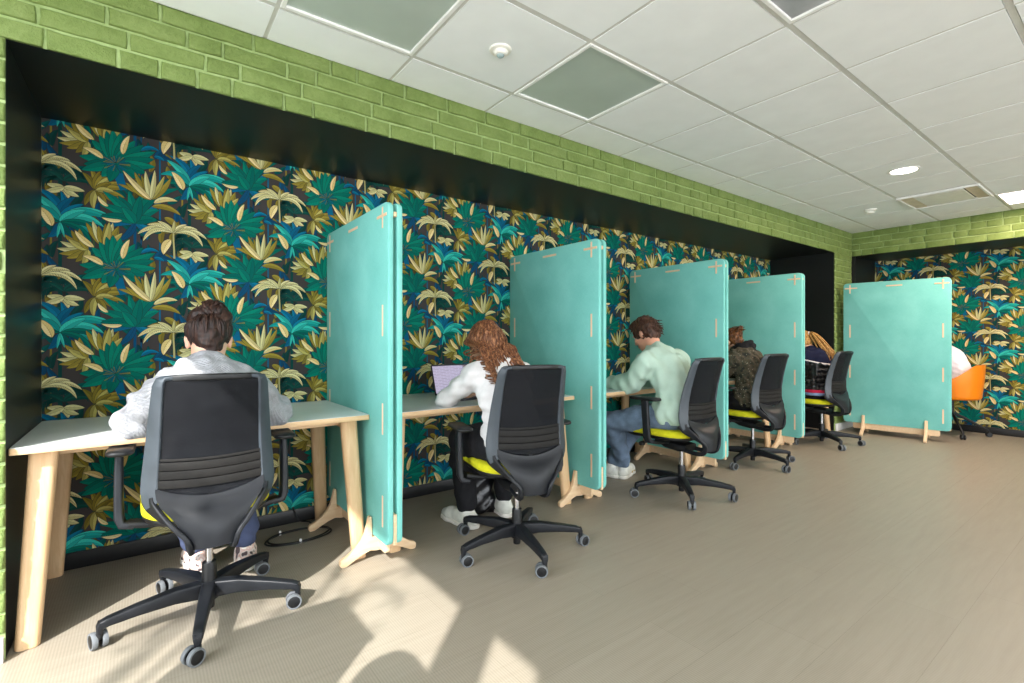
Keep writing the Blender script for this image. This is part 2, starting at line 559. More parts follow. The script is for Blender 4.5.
# ------------------------------------------------------------------ wallpaper: printed jungle, drawn leaf by leaf as a flat pattern on one mesh
PWD, PHT = .5295, .540
C_BG = (62, 58, 57)
TEAL, TEAL2, DEEP = (2, 118, 98), (0, 100, 86), (4, 82, 80)
TURQ, TURQ2 = (50, 180, 164), (24, 150, 142)
BLUE, BLUE2, NAVY = (6, 108, 140), (8, 90, 122), (14, 70, 104)
OLIVE, OLIVE2, LOLIVE = (146, 130, 50), (124, 110, 42), (176, 166, 92)
CREAM, CREAM2, PCREAM = (226, 206, 150), (206, 184, 120), (204, 198, 144)
DGREEN = (14, 62, 58)

class Tile:
    def __init__(s): s.q = []; s.c = []; s.lv = 0
    def quad(s, a, b, c, d, col): s.q.append((a, b, c, d, s.lv)); s.c.append(lin(col))
    def strip(s, L, Rr, col):
        for i in range(len(L) - 1): s.quad(L[i], L[i + 1], Rr[i + 1], Rr[i], col)
def mixc(a, b, t): return tuple(a[i] * (1 - t) + b[i] * t for i in range(3))

def leaf(T, p0, p1, w, bend, ca, cb=None, vein=None, n=9, tipw=.0, side=True, sharp=.75):
    """one broad leaf from base p0 to tip p1; bend = sideways bow as a share of its length"""
    T.lv += 1
    cb = cb or mixc(ca, (0, 0, 0), .12)
    vein = vein or mixc(ca, (20, 30, 30), .45)
    dx, dy = p1[0] - p0[0], p1[1] - p0[1]; L = math.hypot(dx, dy)
    nx, ny = -dy / L, dx / L
    C = []; Nn = []
    for i in range(n + 1):
        t = i / n; o = bend * L * 4 * t * (1 - t)
        C.append((p0[0] + dx * t + nx * o, p0[1] + dy * t + ny * o))
    for i in range(n + 1):
        a = C[max(0, i - 1)]; b = C[min(n, i + 1)]
        l = math.hypot(b[0] - a[0], b[1] - a[1]); Nn.append((-(b[1] - a[1]) / l, (b[0] - a[0]) / l))
    W = []
    for i in range(n + 1):
        t = i / n
        W.append(w * .5 * max(0, math.sin(PI * t ** sharp)) ** .72 if 0 < i < n else w * .5 * (.12 if i == 0 else tipw))
    off = lambda k, s: [(c[0] + m[0] * q * s, c[1] + m[1] * q * s) for c, m, q in zip(C, Nn, k)]
    if w > .012:
        O = [q + .0016 for q in W]; T.strip(off(O, 1), off(O, -1), mixc(mixc(ca, (24, 30, 32), .72), C_BG, .3)); T.lv += 1
    A, B = off(W, 1), off(W, -1)
    T.strip(A, C, ca); T.strip(C, B, cb)
    T.lv += 1
    vw = [max(.0006, w * .028) * (1 - .8 * i / n) for i in range(n + 1)]
    T.strip(off(vw, 1), off(vw, -1), vein)
    if side and w > .018:
        for i in range(2, n - 1):
            for s in (1, -1):
                if (i + s) % 2 and w < .03: continue
                a = C[i - 1]; q = (C[i][0] + Nn[i][0] * W[i] * .86 * s, C[i][1] + Nn[i][1] * W[i] * .86 * s)
                e = .0007
                tx, ty = (C[i][0] - a[0]), (C[i][1] - a[1]); l = math.hypot(tx, ty) or 1; tx /= l; ty /= l
                T.quad((a[0] - tx * e, a[1] - ty * e), (a[0] + tx * e, a[1] + ty * e), (q[0] + tx * e * .5, q[1] + ty * e * .5), (q[0] - tx * e * .5, q[1] - ty * e * .5), mixc(ca, vein, .55))

def stem(T, pts, w0, w1, col):
    T.lv += 1
    n = len(pts) - 1
    L, Q = [], []
    for i, p in enumerate(pts):
        a = pts[max(0, i - 1)]; b = pts[min(n, i + 1)]
        l = math.hypot(b[0] - a[0], b[1] - a[1]); nx, ny = -(b[1] - a[1]) / l, (b[0] - a[0]) / l
        w = (w0 + (w1 - w0) * i / n) / 2
        L.append((p[0] + nx * w, p[1] + ny * w)); Q.append((p[0] - nx * w, p[1] - ny * w))
    T.strip(L, Q, col)

def frond(T, p0, p1, rise, col, leaflet, cnt=15, back=None, both=True):
    """drooping feather frond: an arched rib with combed leaflets"""
    n = 12; C = []
    for i in range(n + 1):
        t = i / n
        C.append((p0[0] + (p1[0] - p0[0]) * t, p0[1] + (p1[1] - p0[1]) * t + rise * 4 * t * (1 - t)))
    stem(T, C, .006, .002, col)
    for k in range(cnt):
        t = (k + .6) / cnt; i = min(n - 1, int(t * n)); f = t * n - i
        c = (C[i][0] + (C[i + 1][0] - C[i][0]) * f, C[i][1] + (C[i + 1][1] - C[i][1]) * f)
        d = (C[i + 1][0] - C[i][0], C[i + 1][1] - C[i][1]); l = math.hypot(*d); d = (d[0] / l, d[1] / l)
        ln = leaflet * (.55 + .6 * math.sin(PI * min(1, t * 1.05)))
        for s in ((1, -1) if both else (-1,)):
            nn = (-d[1] * s, d[0] * s)
            a = .75
            if nn[1] > 0: ln2 = ln * .62
            else: ln2 = ln
            e = (c[0] + (nn[0] * (1 - a * .35) + d[0] * a) * ln2, c[1] + (nn[1] * (1 - a * .35) + d[1] * a) * ln2 - .12 * ln2)
            w = .0042
            T.quad((c[0] - d[0] * w, c[1] - d[1] * w), (c[0] + d[0] * w, c[1] + d[1] * w), (e[0] + d[0] * w * .3, e[1] + d[1] * w * .3), (e[0] - d[0] * w * .3, e[1] - d[1] * w * .3), col)

def make_tile():
    T = Tile(); rnd = random.Random(11)
    # back layer: thin bamboo canes, dim undergrowth
    for x, c in ((-.46, DGREEN), (-.235, OLIVE2), (-.06, BLUE2), (.04, OLIVE2), (-.14, NAVY), (-.33, (60, 84, 50))):
        stem(T, [(x, -.60 + .07 * k) for k in range(9)], .008, .007, c)
    for k in range(70):
        x, y = rnd.uniform(-.53, 0), rnd.uniform(-.54, 0); a = rnd.uniform(.3, 2.8); L = rnd.uniform(.06, .11)
        leaf(T, (x, y), (x + L * math.cos(a), y + L * math.sin(a)), .026, rnd.uniform(-.15, .15), rnd.choice([DGREEN, DEEP, DEEP, NAVY, OLIVE2, (84, 74, 34), (10, 60, 70)]), side=False)
    # dark palm with a dark trunk, cream fans under it
    o = (-.442, -.348)
    stem(T, [(o[0], o[1] - .2), (o[0] + .004, o[1] - .1), (o[0], o[1])], .014, .012, (44, 42, 42))
    for e in ((-.505, -.372), (-.47, -.402), (-.427, -.43), (-.386, -.415), (-.365, -.385), (-.515, -.41)):
        leaf(T, (o[0], o[1] - .03), e, .026, rnd.uniform(-.1, .1), PCREAM, (184, 178, 124))
    for e, r in (((-.545, -.335), .03), ((-.515, -.29), .03), ((-.385, -.288), .03), ((-.31, -.364), .045), ((-.345, -.32), .035), ((-.54, -.385), .03)):
        frond(T, o, e, r, DGREEN, .035, 13); 
    for e in ((-.50, -.31), (-.39, -.305), (-.33, -.345)):
        leaf(T, o, e, .02, .12 if e[0] > -.4 else -.12, (18, 74, 66), side=False)
    # olive fan palm
    o = (-.322, -.372)
    for e, c in (((-.345, -.262), OLIVE), ((-.375, -.29), OLIVE2), ((-.365, -.455), OLIVE2), ((-.33, -.47), LOLIVE), ((-.243, -.43), OLIVE), ((-.285, -.455), OLIVE2), ((-.305, -.272), OLIVE2),
                 ((-.27, -.268), OLIVE), ((-.236, -.282), LOLIVE), ((-.21, -.315), OLIVE), ((-.2, -.345), OLIVE), ((-.208, -.392), OLIVE), ((-.262, -.325), OLIVE2), ((-.25, -.368), LOLIVE)):
        leaf(T, o, e, .027, .08 if e[0] > o[0] else -.08, c, mixc(c, (60, 54, 20), .3))
    # blue underleaves of the turquoise palm, then its cane
    o = (.073, -.282)
    stem(T, [(o[0], o[1] - .26), (o[0] + .003, o[1] - .13), (o[0], o[1])], .012, .010, DGREEN)
    for e, b, c in (((.075, -.128), .12, BLUE), ((-.02, -.128), .22, BLUE), ((.13, -.15), -.16, BLUE2), ((.0, -.2), .1, NAVY), ((.16, -.18), -.1, BLUE), ((.03, -.36), -.12, BLUE2), ((.14, -.36), .12, DEEP)):
        leaf(T, o, e, .036, -b, c, mixc(c, NAVY, .5))
    for e, b, c in (((.25, -.215), -.16, TURQ), ((.262, -.245), -.2, TURQ2), ((.24, -.285), -.2, TURQ), ((.20, -.33), -.14, TURQ2), ((-.03, -.155), .1, TURQ), ((-.06, -.24), .22, TURQ2), ((.17, -.21), -.08, TURQ)):
        leaf(T, o, e, .036, -b * 1.15, c, mixc(c, (10, 96, 100), .35), (20, 100, 104), n=11)
    for e, b in (((.24, -.345), -.22), ((-.085, -.335), .24), ((.19, -.385), -.2)):
        leaf(T, o, e, .026, -b, TEAL2, DEEP)
    for e in ((.062, -.36), (.09, -.355)): leaf(T, o, e, .011, 0, TURQ, side=False)
    leaf(T, (.044, -.303), (-.008, -.215), .036, -.08, CREAM, CREAM2, (120, 84, 40))
    # teal palm with blue lower leaves
    o = (-.166, -.515)
    stem(T, [(o[0], o[1] - .17), (o[0], o[1])], .012, .012, NAVY)
    for e, b, c in (((-.06, -.375), -.06, BLUE), ((-.115, -.60), .15, BLUE2), ((-.29, -.56), -.1, BLUE2), ((-.05, -.54), -.1, BLUE), ((-.24, -.62), .1, NAVY)):
        leaf(T, o, e, .03, b, c, mixc(c, NAVY, .4))
    for e, b, c in (((-.192, -.352), .03, TEAL), ((-.235, -.385), .06, TEAL2), ((-.295, -.372), .06, TEAL), ((-.31, -.44), .1, TEAL), ((-.305, -.50), .1, TEAL2), ((-.105, -.335), -.06, TEAL),
                    ((-.062, -.432), -.1, TEAL), ((.03, -.30), -.14, TEAL2), ((-.07, -.49), -.12, TEAL2), ((-.145, -.37), 0, TEAL2), ((-.22, -.44), .05, TEAL)):
        leaf(T, o, e, .042, -b, c, mixc(c, DEEP, .5), (2, 70, 66), n=11)
    for p0, p1 in (((-.275, -.445), (-.315, -.40)), ((-.22, -.51), (-.30, -.505))): leaf(T, p0, p1, .017, .1, CREAM, PCREAM, (130, 110, 60))
    # cream and olive fan, upper left
    o = (-.353, -.135)
    for e, c in (((-.455, -.105), PCREAM), ((-.468, -.14), PCREAM), ((-.46, -.165), OLIVE), ((-.433, -.185), OLIVE), ((-.44, -.07), OLIVE), ((-.415, -.045), OLIVE2), ((-.40, -.2), OLIVE2), ((-.375, -.215), LOLIVE), ((-.425, -.09), LOLIVE), ((-.385, -.035), OLIVE)):
        leaf(T, o, e, .028, .06, c, mixc(c, (90, 84, 40), .3))
    leaf(T, (-.33, -.12), (-.402, -.045), .026, .06, CREAM, CREAM2, (120, 96, 50))
    o = (-.29, -.112)
    for e, c in (((-.36, .0), OLIVE), ((-.335, .012), PCREAM), ((-.312, -.01), OLIVE), ((-.285, .005), OLIVE2), ((-.256, .012), PCREAM), ((-.235, -.005), OLIVE), ((-.218, -.035), LOLIVE), ((-.27, .015), LOLIVE)):
        leaf(T, o, e, .028, .03 if e[0] < o[0] else -.03, c, mixc(c, (90, 84, 40), .28))
    # great teal cluster with a dark blue heart
    o = (-.243, -.222)
    stem(T, [(o[0] + .03, o[1] - .13), (o[0] + .01, o[1] - .06), o], .03, .05, BLUE2)
    for e, c in (((-.386, -.212), TEAL), ((-.37, -.25), TEAL2), ((-.378, -.28), TEAL), ((-.34, -.12), TEAL), ((-.365, -.165), TEAL2), ((-.31, -.09), TEAL), ((-.282, -.062), TEAL2), ((-.256, -.05), TEAL), ((-.225, -.06), TEAL),
                 ((-.195, -.062), TEAL2), ((-.165, -.085), TEAL), ((-.13, -.1), TEAL2), ((-.08, -.125), TEAL), ((-.085, -.165), TEAL2), ((-.08, -.205), TEAL), ((-.115, -.245), TEAL2), ((-.30, -.30), TEAL), ((-.27, -.32), TEAL2), ((-.14, -.285), TEAL2)):
        leaf(T, o, e, .047, 0, c, mixc(c, DEEP, .35), (2, 84, 74), n=10, side=True)
    T.lv += 2
    for k in range(54):
        a = 2 * PI * k / 54 + rnd.uniform(-.05, .05); L0 = rnd.uniform(.006, .02); L = rnd.uniform(.035, .062); w = .0014
        c, s = math.cos(a), math.sin(a)
        T.quad((o[0] + c * L0 - s * w * .4, o[1] + s * L0 * .8 + c * w * .4), (o[0] + c * L0 + s * w * .4, o[1] + s * L0 * .8 - c * w * .4), (o[0] + c * L + s * w, o[1] + s * L * .8 - c * w), (o[0] + c * L - s * w, o[1] + s * L * .8 + c * w), rnd.choice([NAVY, (16, 76, 104), (24, 62, 76), BLUE2, OLIVE2]))
    T.lv += 1
    for e, b in (((-.135, -.135), -.1), ((-.08, -.11), -.18)):
        pass
    leaf(T, (-.14, -.132), (-.062, -.118), .02, .22, BLUE, BLUE2, side=False)
    leaf(T, (-.085, -.15), (-.04, -.165), .018, .1, BLUE, BLUE2, side=False)
    leaf(T, (-.216, -.167), (-.188, -.065), .026, .06, CREAM, CREAM2, (120, 96, 50))
    leaf(T, (-.295, -.206), (-.372, -.168), .026, -.1, CREAM, CREAM2, (120, 96, 50))
    # fan of cream and olive blades
    o = (-.10, -.382)
    for e, b, c, w in (((-.235, -.325), -.05, OLIVE, .024), ((-.205, -.31), .04, OLIVE, .024), ((-.168, -.25), .03, OLIVE, .025), ((-.14, -.26), 0, OLIVE2, .022), ((-.012, -.252), -.06, OLIVE, .027), ((-.04, -.245), -.03, LOLIVE, .022),
                      ((-.122, -.235), .02, PCREAM, .024), ((-.082, -.222), -.02, PCREAM, .022), ((-.215, -.252), .03, CREAM, .026)):
        leaf(T, o, e, w, b, c, mixc(c, (96, 84, 40), .3), n=10)
    leaf(T, (-.085, -.398), (.018, -.372), .026, .14, PCREAM, CREAM2)
    leaf(T, (-.093, -.418), (.032, -.446), .028, .14, OLIVE, OLIVE2)
    leaf(T, (-.04, -.47), (.02, -.52), .03, .1, OLIVE, OLIVE2)
    # cream feather palm over everything
    o = (0, -.006)
    stem(T, [(.004, -.145), (.003, -.10), (0, -.05), o], .009, .007, (168, 160, 108))
    for e, b, w in (((-.155, -.032), .20, .024), ((.155, -.024), -.20, .024), ((-.132, -.066), .26, .022), ((.135, -.066), -.26, .022), ((-.115, .022), .16, .020), ((.112, .024), -.16, .020), ((-.07, .048), .10, .018), ((.06, .046), -.10, .018)):
        leaf(T, o, e, w, -b, (212, 205, 152), (192, 184, 128), (96, 90, 62), n=14, sharp=.9)
        # combed lower edge
        L = math.hypot(e[0] - o[0], e[1] - o[1]); dx, dy = (e[0] - o[0]) / L, (e[1] - o[1]) / L; nx, ny = -dy, dx
        T.lv += 1
        for q in range(3, 15):
            t = q / 16; of = -b * L * 4 * t * (1 - t); c = (o[0] + dx * L * t + nx * of, o[1] + dy * L * t + ny * of)
            sl = (math.sin(PI * t) ** .6) * w * .62
            T.quad((c[0] - dx * .0011, c[1]), (c[0] + dx * .0011, c[1]), (c[0] + dx * .007 + .0007, c[1] - sl), (c[0] + dx * .007 - .0007, c[1] - sl), (88, 84, 62))
    leaf(T, (0, 0), (.004, .062), .014, 0, (186, 178, 118), side=False)
    leaf(T, (-.012, -.045), (-.044, -.128), .036, -.1, CREAM, CREAM2, (120, 84, 40))
    return T

def clip_rect(poly, lo, hi):
    for ax, lim, s in ((0, lo[0], 1), (0, hi[0], -1), (1, lo[1], 1), (1, hi[1], -1)):
        out = []
        for i in range(len(poly)):
            a, b = poly[i], poly[(i + 1) % len(poly)]
            da, db = s * (a[ax] - lim), s * (b[ax] - lim)
            if da >= 0: out.append(a)
            if da * db < 0:
                t = da / (da - db); out.append((a[0] + (b[0] - a[0]) * t, a[1] + (b[1] - a[1]) * t))
        poly = out
        if len(poly) < 3: return []
    return poly

TILE = make_tile()
TQ = np.array([[q[0], q[1], q[2], q[3]] for q in TILE.q]); TL = np.array([q[4] for q in TILE.q]); TC = np.array(TILE.c)
def wallpaper(name, lo, hi, org, M, back):
    """M(u, z, d) maps to the wall; org = a palm's place on this wall"""
    verts = []; cols = []; extra = []
    i0 = math.floor((lo[0] - org[0]) / PWD) - 1; i1 = math.ceil((hi[0] - org[0]) / PWD) + 2
    for i in range(i0, i1):
        for j in range(-6, 7):
            ox = org[0] + i * PWD; oz = org[1] + j * PHT + (PHT / 2 if i % 2 else 0)
            Q = TQ + np.array([ox, oz])
            mn = Q.min(1); mx = Q.max(1)
            ok = (mx[:, 0] > lo[0]) & (mn[:, 0] < hi[0]) & (mx[:, 1] > lo[1]) & (mn[:, 1] < hi[1])
            inside = (mn[:, 0] >= lo[0]) & (mx[:, 0] <= hi[0]) & (mn[:, 1] >= lo[1]) & (mx[:, 1] <= hi[1])
            s = ok & inside
            if s.any():
                d = (.0004 + TL[s] * 1.2e-5)
                P = np.concatenate([Q[s], np.repeat(d[:, None, None], 4, 1)], 2)
                verts.append(P.reshape(-1, 3)); cols.append(np.repeat(TC[s], 4, 0))
            for k in np.nonzero(ok & ~inside)[0]:
                p = clip_rect([tuple(x) for x in Q[k]], lo, hi)
                if len(p) >= 3:
                    d = .0004 + TL[k] * 1.2e-5
                    for b in range(1, len(p) - 1):
                        verts.append(np.array([(*p[0], d), (*p[b], d), (*p[b + 1], d), (*p[b + 1], d)])); cols.append(np.repeat(TC[k][None], 4, 0))
    # paper ground and its wall
    e = .12
    g = [(lo[0], lo[1], 0), (hi[0], lo[1], 0), (hi[0], hi[1], 0), (lo[0], hi[1], 0)]
    h = [(lo[0], lo[1], -e), (hi[0], lo[1], -e), (hi[0], hi[1], -e), (lo[0], hi[1], -e)]
    for f in ([g[0], g[1], g[2], g[3]], [h[0], h[3], h[2], h[1]], [g[0], h[0], h[1], g[1]], [g[1], h[1], h[2], g[2]], [g[2], h[2], h[3], g[3]], [g[3], h[3], h[0], g[0]]):
        verts.append(np.array(f)); cols.append(np.repeat(np.array(lin(C_BG))[None], 4, 0))
    P = np.concatenate(verts); Cc = np.concatenate(cols)
    Cc = np.concatenate([Cc, np.ones((len(Cc), 1))], 1)
    W = M(P)
    n = len(P) // 4
    F = np.arange(n * 4).reshape(n, 4)
    o = np_mesh(name, W, F, M_PAPER, smooth=False, colors=Cc)
    o['kind'] = 'structure'
    return o
q = N('jungle_wallpaper')
at = q.n('ShaderNodeAttribute'); at.attribute_name = 'pattern'
vec = q.coord()
M_PAPER = q.fin(at.outputs['Color'], .8, q.bump(q.noise(vec, 420, 2), .12, .0006), 0, .10)
wallpaper('wall_back', (X0 + .0005, .0), (X1 - .0005, ZO), (.136, 1.716), lambda P: np.stack([P[:, 0], YB - P[:, 2], P[:, 1]], 1), .12)
wallpaper('wall_end', (-(YW - .025), .0), (-(YR0 + .0005), ZO), (-.745, 1.47), lambda P: np.stack([XB - P[:, 2], -P[:, 0], P[:, 1]], 1), .12)
# ------------------------------------------------------------------ desks
M_PLY = wood('birch_plywood', (222, 190, 150), (208, 172, 130), 'X', .45)
M_BEECH = wood('pale_ash_wood', (220, 188, 148), (204, 168, 126), 'Z', .45)
M_LAM = plain('grey_laminate', (214, 219, 216), .36, 0, .5, .02, 4)
M_BIRCH = wood('birch_wood_feet', (232, 204, 168), (218, 186, 148), 'X', .5)
M_INLAY = wood('birch_inlay', (236, 206, 172), (224, 190, 154), 'Z', .55)
M_TRAY = plain('white_steel', (214, 214, 210), .4, .2)
ZD = .742

def make_desk(w, d, loc, label):
    o = empty('desk', loc)
    tag(o, label, 'desk', 'desks along the papered alcove')
    th = .026
    bm = bmesh.new()
    ol = rrect(w, d, .008, 3)
    prism(bm, ol, 'z', ZD - th, ZD - .0015, 0, .002)
    mk('tabletop', bm, M_PLY, o)
    bm = bmesh.new(); prism(bm, rrect(w - .003, d - .003, .008, 3), 'z', ZD - .0015, ZD, 0)
    s = mk('laminate', bm, M_LAM, o); s['label'] = 'grey laminate surface'
    for sx in (-1, 1):
        for sy in (-1, 1):
            bm = bmesh.new()
            top = V((sx * (w / 2 - .085), sy * (d / 2 - .085), ZD - th)); bot = V((sx * (w / 2 - .045), sy * (d / 2 - .035), 0))
            rings = []
            for t in (0, .004, .5, .996, 1):
                p = top.lerp(bot, t); k = 1 - .18 * t; e = .004 if t in (0, 1) else 0
                rings.append([(p.x + a, p.y + b, p.z) for a, b in rrect(.086 * k - e, .056 * k - e, .024 * k, 5)])
            ring_loft(bm, rings)
            mk('leg', bm, M_BEECH, o)
    for sy in (-1, 1):
        bm = bmesh.new(); box(bm, (0, sy * (d / 2 - .17), ZD - th - .020), (w - .2, .022, .04), .002, 1); mk('apron', bm, M_PLY, o)
    for sx in (-1, 1):
        bm = bmesh.new(); box(bm, (sx * (w / 2 - .1), 0, ZD - th - .024), (.022, d - .20, .046), .002, 1); mk('apron', bm, M_PLY, o)
    bm = bmesh.new()
    box(bm, (0, -d / 2 + .075, ZD - th - .006), (w - .34, .03, .008), .001, 1)
    mk('mounting_rail', bm, M_TRAY, o)
    return o
YD = YB - .018
desks = []
for x0, x1, yf, lab in ((X0 + .004, .945, 2.488, 'grey-topped wooden desk in the near alcove corner, under the bun-haired person in grey'),
                        (1.035, 2.385, 2.455, 'grey-topped wooden desk at which the long-haired person in white leans'),
                        (2.505, 3.815, 2.455, 'grey-topped wooden desk of the person in the mint sweatshirt'),
                        (3.93, 5.235, 2.455, 'grey-topped wooden desk of the person in the speckled jacket'),
                        (5.43, 6.73, 2.455, 'grey-topped wooden desk of the blond person in the black leather jacket')):
    d = YD - yf
    desks.append(make_desk(x1 - x0, d, ((x0 + x1) / 2, (yf + YD) / 2, 0), lab))

# ------------------------------------------------------------------ felt screens
def felt_mat():
    q = N('turquoise_felt')
    vec = q.coord()
    a = q.noise(vec, 3.5, 3); v2 = q.coord((1, 1, .12)); v3 = q.coord((1, .12, 1))
    b = q.noise(v2, 420, 2); c = q.noise(v3, 420, 2); e = q.noise(vec, 700, 1)
    m1 = q.n('ShaderNodeMath', operation='ADD'); q.l(b, m1.inputs[0]); q.l(c, m1.inputs[1])
    m2 = q.n('ShaderNodeMath', operation='MULTIPLY_ADD'); q.l(m1.outputs[0], m2.inputs[0]); m2.inputs[1].default_value = .35; q.l(a, m2.inputs[2])
    m3 = q.n('ShaderNodeMath', operation='MULTIPLY'); q.l(m2.outputs[0], m3.inputs[0]); m3.inputs[1].default_value = .6
    col = q.ramp(m3.outputs[0], [(.38, (109, 181, 173)), (.5, (118, 190, 182)), (.64, (129, 199, 191))])
    return q.fin(col, .92, q.bump(m1.outputs[0], .25, .001), 0, .15)
M_FELT = felt_mat()
BW, BZ0, BZ1, BT = .985, .128, 1.803, .029
def make_screen():
    o = empty('felt_screen')
    for sx in (-1, 1):
        bm = bmesh.new()
        ol = [(a, b + (BZ0 + BZ1) / 2) for a, b in rrect(BW, BZ1 - BZ0, .04, 6)]
        x = sx * .0235
        prism(bm, ol, 'x', x - BT / 2, x + BT / 2, 0, .006)
        p = mk('felt_panel', bm, M_FELT, o)
        xf = sx * (.0235 + BT / 2)
        pegs = []
        for s in (-1, 1):
            for z in (.285, .74, 1.225): pegs.append((s * .425, z, .015, .155))
            pegs.append((s * .425, 1.733, .015, .105)); pegs.append((s * .415, 1.742, .125, .015))
        pegs.append((0, 1.748, .15, .015))
        for y, z, wy_, hz in pegs:
            bm = bmesh.new(); box(bm, (xf, y, z), (.004, wy_, hz), .0012, 1)
            mk('wood_peg', bm, M_INLAY, p)
    # plywood spine in the gap, end blocks, beam and two arched feet
    bm = bmesh.new()
    box(bm, (0, 0, (BZ0 + BZ1) / 2), (.016, BW - .09, BZ1 - BZ0 - .09), .002, 1)
    mk('core', bm, M_PLY, o)
    for s in (-1, 1):
        bm = bmesh.new(); box(bm, (0, s * (BW / 2 - .022), .205), (.0165, .04, .15), .002, 1); mk('end_block', bm, M_BIRCH, o)
        bm = bmesh.new(); box(bm, (0, s * (BW / 2 - .02), 1.742), (.0165, .035, .024), .002, 1); mk('end_block', bm, M_BIRCH, o)
    bm = bmesh.new(); prism(bm, rrect(.80, .088, .02, 4), 'x', -.0115, .0115, 0, .003); bmesh.ops.translate(bm, vec=(0, 0, .102), verts=bm.verts[:])
    mk('beam', bm, M_BIRCH, o)
    half = [(0, .045), (.02, .045), (.05, .052), (.09, .040), (.13, .022), (.165, .004), (.172, 0), (.196, 0), (.204, .010), (.203, .030), (.195, .038), (.165, .05), (.125, .078), (.098, .104), (.078, .14), (.066, .185), (.058, .222), (.05, .226), (.043, .220), (.041, .16), (.041, .118), (0, .118)]
    ol = half + [(-a, b) for a, b in half[::-1][1:-1]]
    for y in (-.285, .29):
        bm = bmesh.new(); prism(bm, ol, 'y', y - .014, y + .014, 0, .003)
        mk('foot', bm, M_BIRCH, o)
    return o
scr = make_screen()
for i, (x, y, rz, lab) in enumerate((
        (.985, 2.748, 0, 'nearest turquoise felt screen, right of the bun-haired person in grey'),
        (2.447, 2.748, 0, 'turquoise felt screen right of the long-haired person in white'),
        (3.885, 2.70, 0, 'turquoise felt screen behind the person in the mint sweatshirt'),
        (5.355, 2.71, 0, 'turquoise felt screen in front of the black end of the alcove, beside the blond person'),
        (6.955, 1.90, R(8.5), 'turquoise felt screen turned across the room, hiding most of the orange tub chair'))):
    o = scr if i == 0 else copy_tree(scr)
    o.location = (x, y, 0); o.rotation_euler = (0, 0, rz)
    tag(o, lab, 'screen', 'felt screens between the desks')

# ------------------------------------------------------------------ laptops, cable, bag
M_LAPTOP = plain('dark_laptop_shell', (44, 44, 50), .35, .3)
M_KEYS = plain('black_keys', (20, 20, 22), .5)
def screen_mat(name, base, strength, seed):
    q = N(name)
    vec = q.coord()
    sp = q.n('ShaderNodeSeparateXYZ'); q.l(vec, sp.inputs[0])
    br = q.n('ShaderNodeTexBrick'); br.inputs['Scale'].default_value = 1
    br.inputs['Brick Width'].default_value = .052; br.inputs['Row Height'].default_value = .0105
    br.inputs['Mortar Size'].default_value = .0032; br.inputs['Color1'].default_value = rgba(tuple(c * .72 for c in base)); br.inputs['Color2'].default_value = rgba(tuple(c * .84 for c in base)); br.inputs['Mortar'].default_value = rgba(base)
    v2 = q.coord((1, 1, 1), (R(90), 0, 0)); q.l(v2, br.inputs['Vector'])
    q.fin((30, 30, 34), .25)
    q.l(br.outputs['Color'], q.b.inputs['Emission Color']); q.b.inputs['Emission Strength'].default_value = strength
    return q.m
def make_laptop(loc, rz, label, smat):
    o = empty('laptop', loc, rz); tag(o, label, 'laptop')
    w, d = .33, .225
    bm = bmesh.new(); prism(bm, rrect(w, d, .012, 4), 'z', 0, .014, 0, .002); mk('base', bm, M_LAPTOP, o)
    bm = bmesh.new()
    for r_ in range(5):
        for c in range(13): box(bm, (-.132 + .022 * c, .068 - .021 * r_, .0145), (.018, .017, .003), .0015, 1)
    mk('keyboard', bm, M_KEYS, o)
    bm = bmesh.new(); prism(bm, rrect(.105, .062, .004, 3), 'z', .0138, .0146); bmesh.ops.translate(bm, vec=(0, -.072, 0), verts=bm.verts[:]); mk('touchpad', bm, M_LAPTOP, o)
    lid = empty('lid_pivot', (0, d / 2 - .006, .014), 0)
    t = bmesh.new(); prism(t, rrect(w, .21, .01, 4), 'y', -.003, .003, 0, .0012)
    Mx = Matrix.Translation((0, d / 2 - .006, .014)) @ Matrix.Rotation(R(-17), 4, 'X') @ Matrix.Translation((0, 0, .108))
    bmesh.ops.transform(t, matrix=Mx, verts=t.verts[:])
    lidm = mk('lid', t, M_LAPTOP, o)
    bpy.data.objects.remove(lid)
    t = bmesh.new(); box(t, (0, 0, 0), (w - .018, .001, .186))
    s = mk('display', t, smat, lidm); s.matrix_local = Mx @ Matrix.Translation((0, -.0034, .002))
    return o
make_laptop((1.715, 2.80, ZD), R(4), 'open laptop showing a pale document in front of the long-haired person in white', screen_mat('pale_document', (178, 170, 196), .46, 1))
make_laptop((2.92, 2.86, ZD), R(6), 'open laptop with a dim violet screen in front of the person in mint', screen_mat('dim_violet_screen', (92, 80, 112), .5, 2))

M_CABLE = plain('black_cable', (18, 18, 20), .5)
M_CLIP = plain('white_cable_tag', (220, 220, 220), .5)
def coil(r0, cx, cy, sx, sy, turns, z0):
    pts = []
    for k in range(int(40 * turns) + 1):
        a = 2 * PI * k / 40
        pts.append((cx + sx * math.cos(a) * (1 + .05 * math.sin(a * .37 + r0)), cy + sy * math.sin(a) * (1 + .06 * math.sin(a * .53)), z0 + .004 + .006 * (k / 40) + .003 * math.sin(a * 1.7)))
    return pts
o = empty('cable', (.72, 2.98, 0)); tag(o, 'loop of black cable lying on the floor under the nearest desk', 'cable')
bm = bmesh.new()
pts = coil(.3, 0, 0, .17, .10, 2.15, .001)
pts = [V(p) for p in pts]
pts += [V((.10, .19, .012)), V((.05, .235, .02)), V((.02, .25, .10))]
tube(bm, catmull(pts, 3), .0048, 8); mk('cord', bm, M_CABLE, o, smooth=80)
for a in (2.1, 4.6):
    bm = bmesh.new(); box(bm, (.17 * math.cos(a), .10 * math.sin(a), .018), (.012, .012, .026), .002, 1); mk('cable_tag', bm, M_CLIP, o)
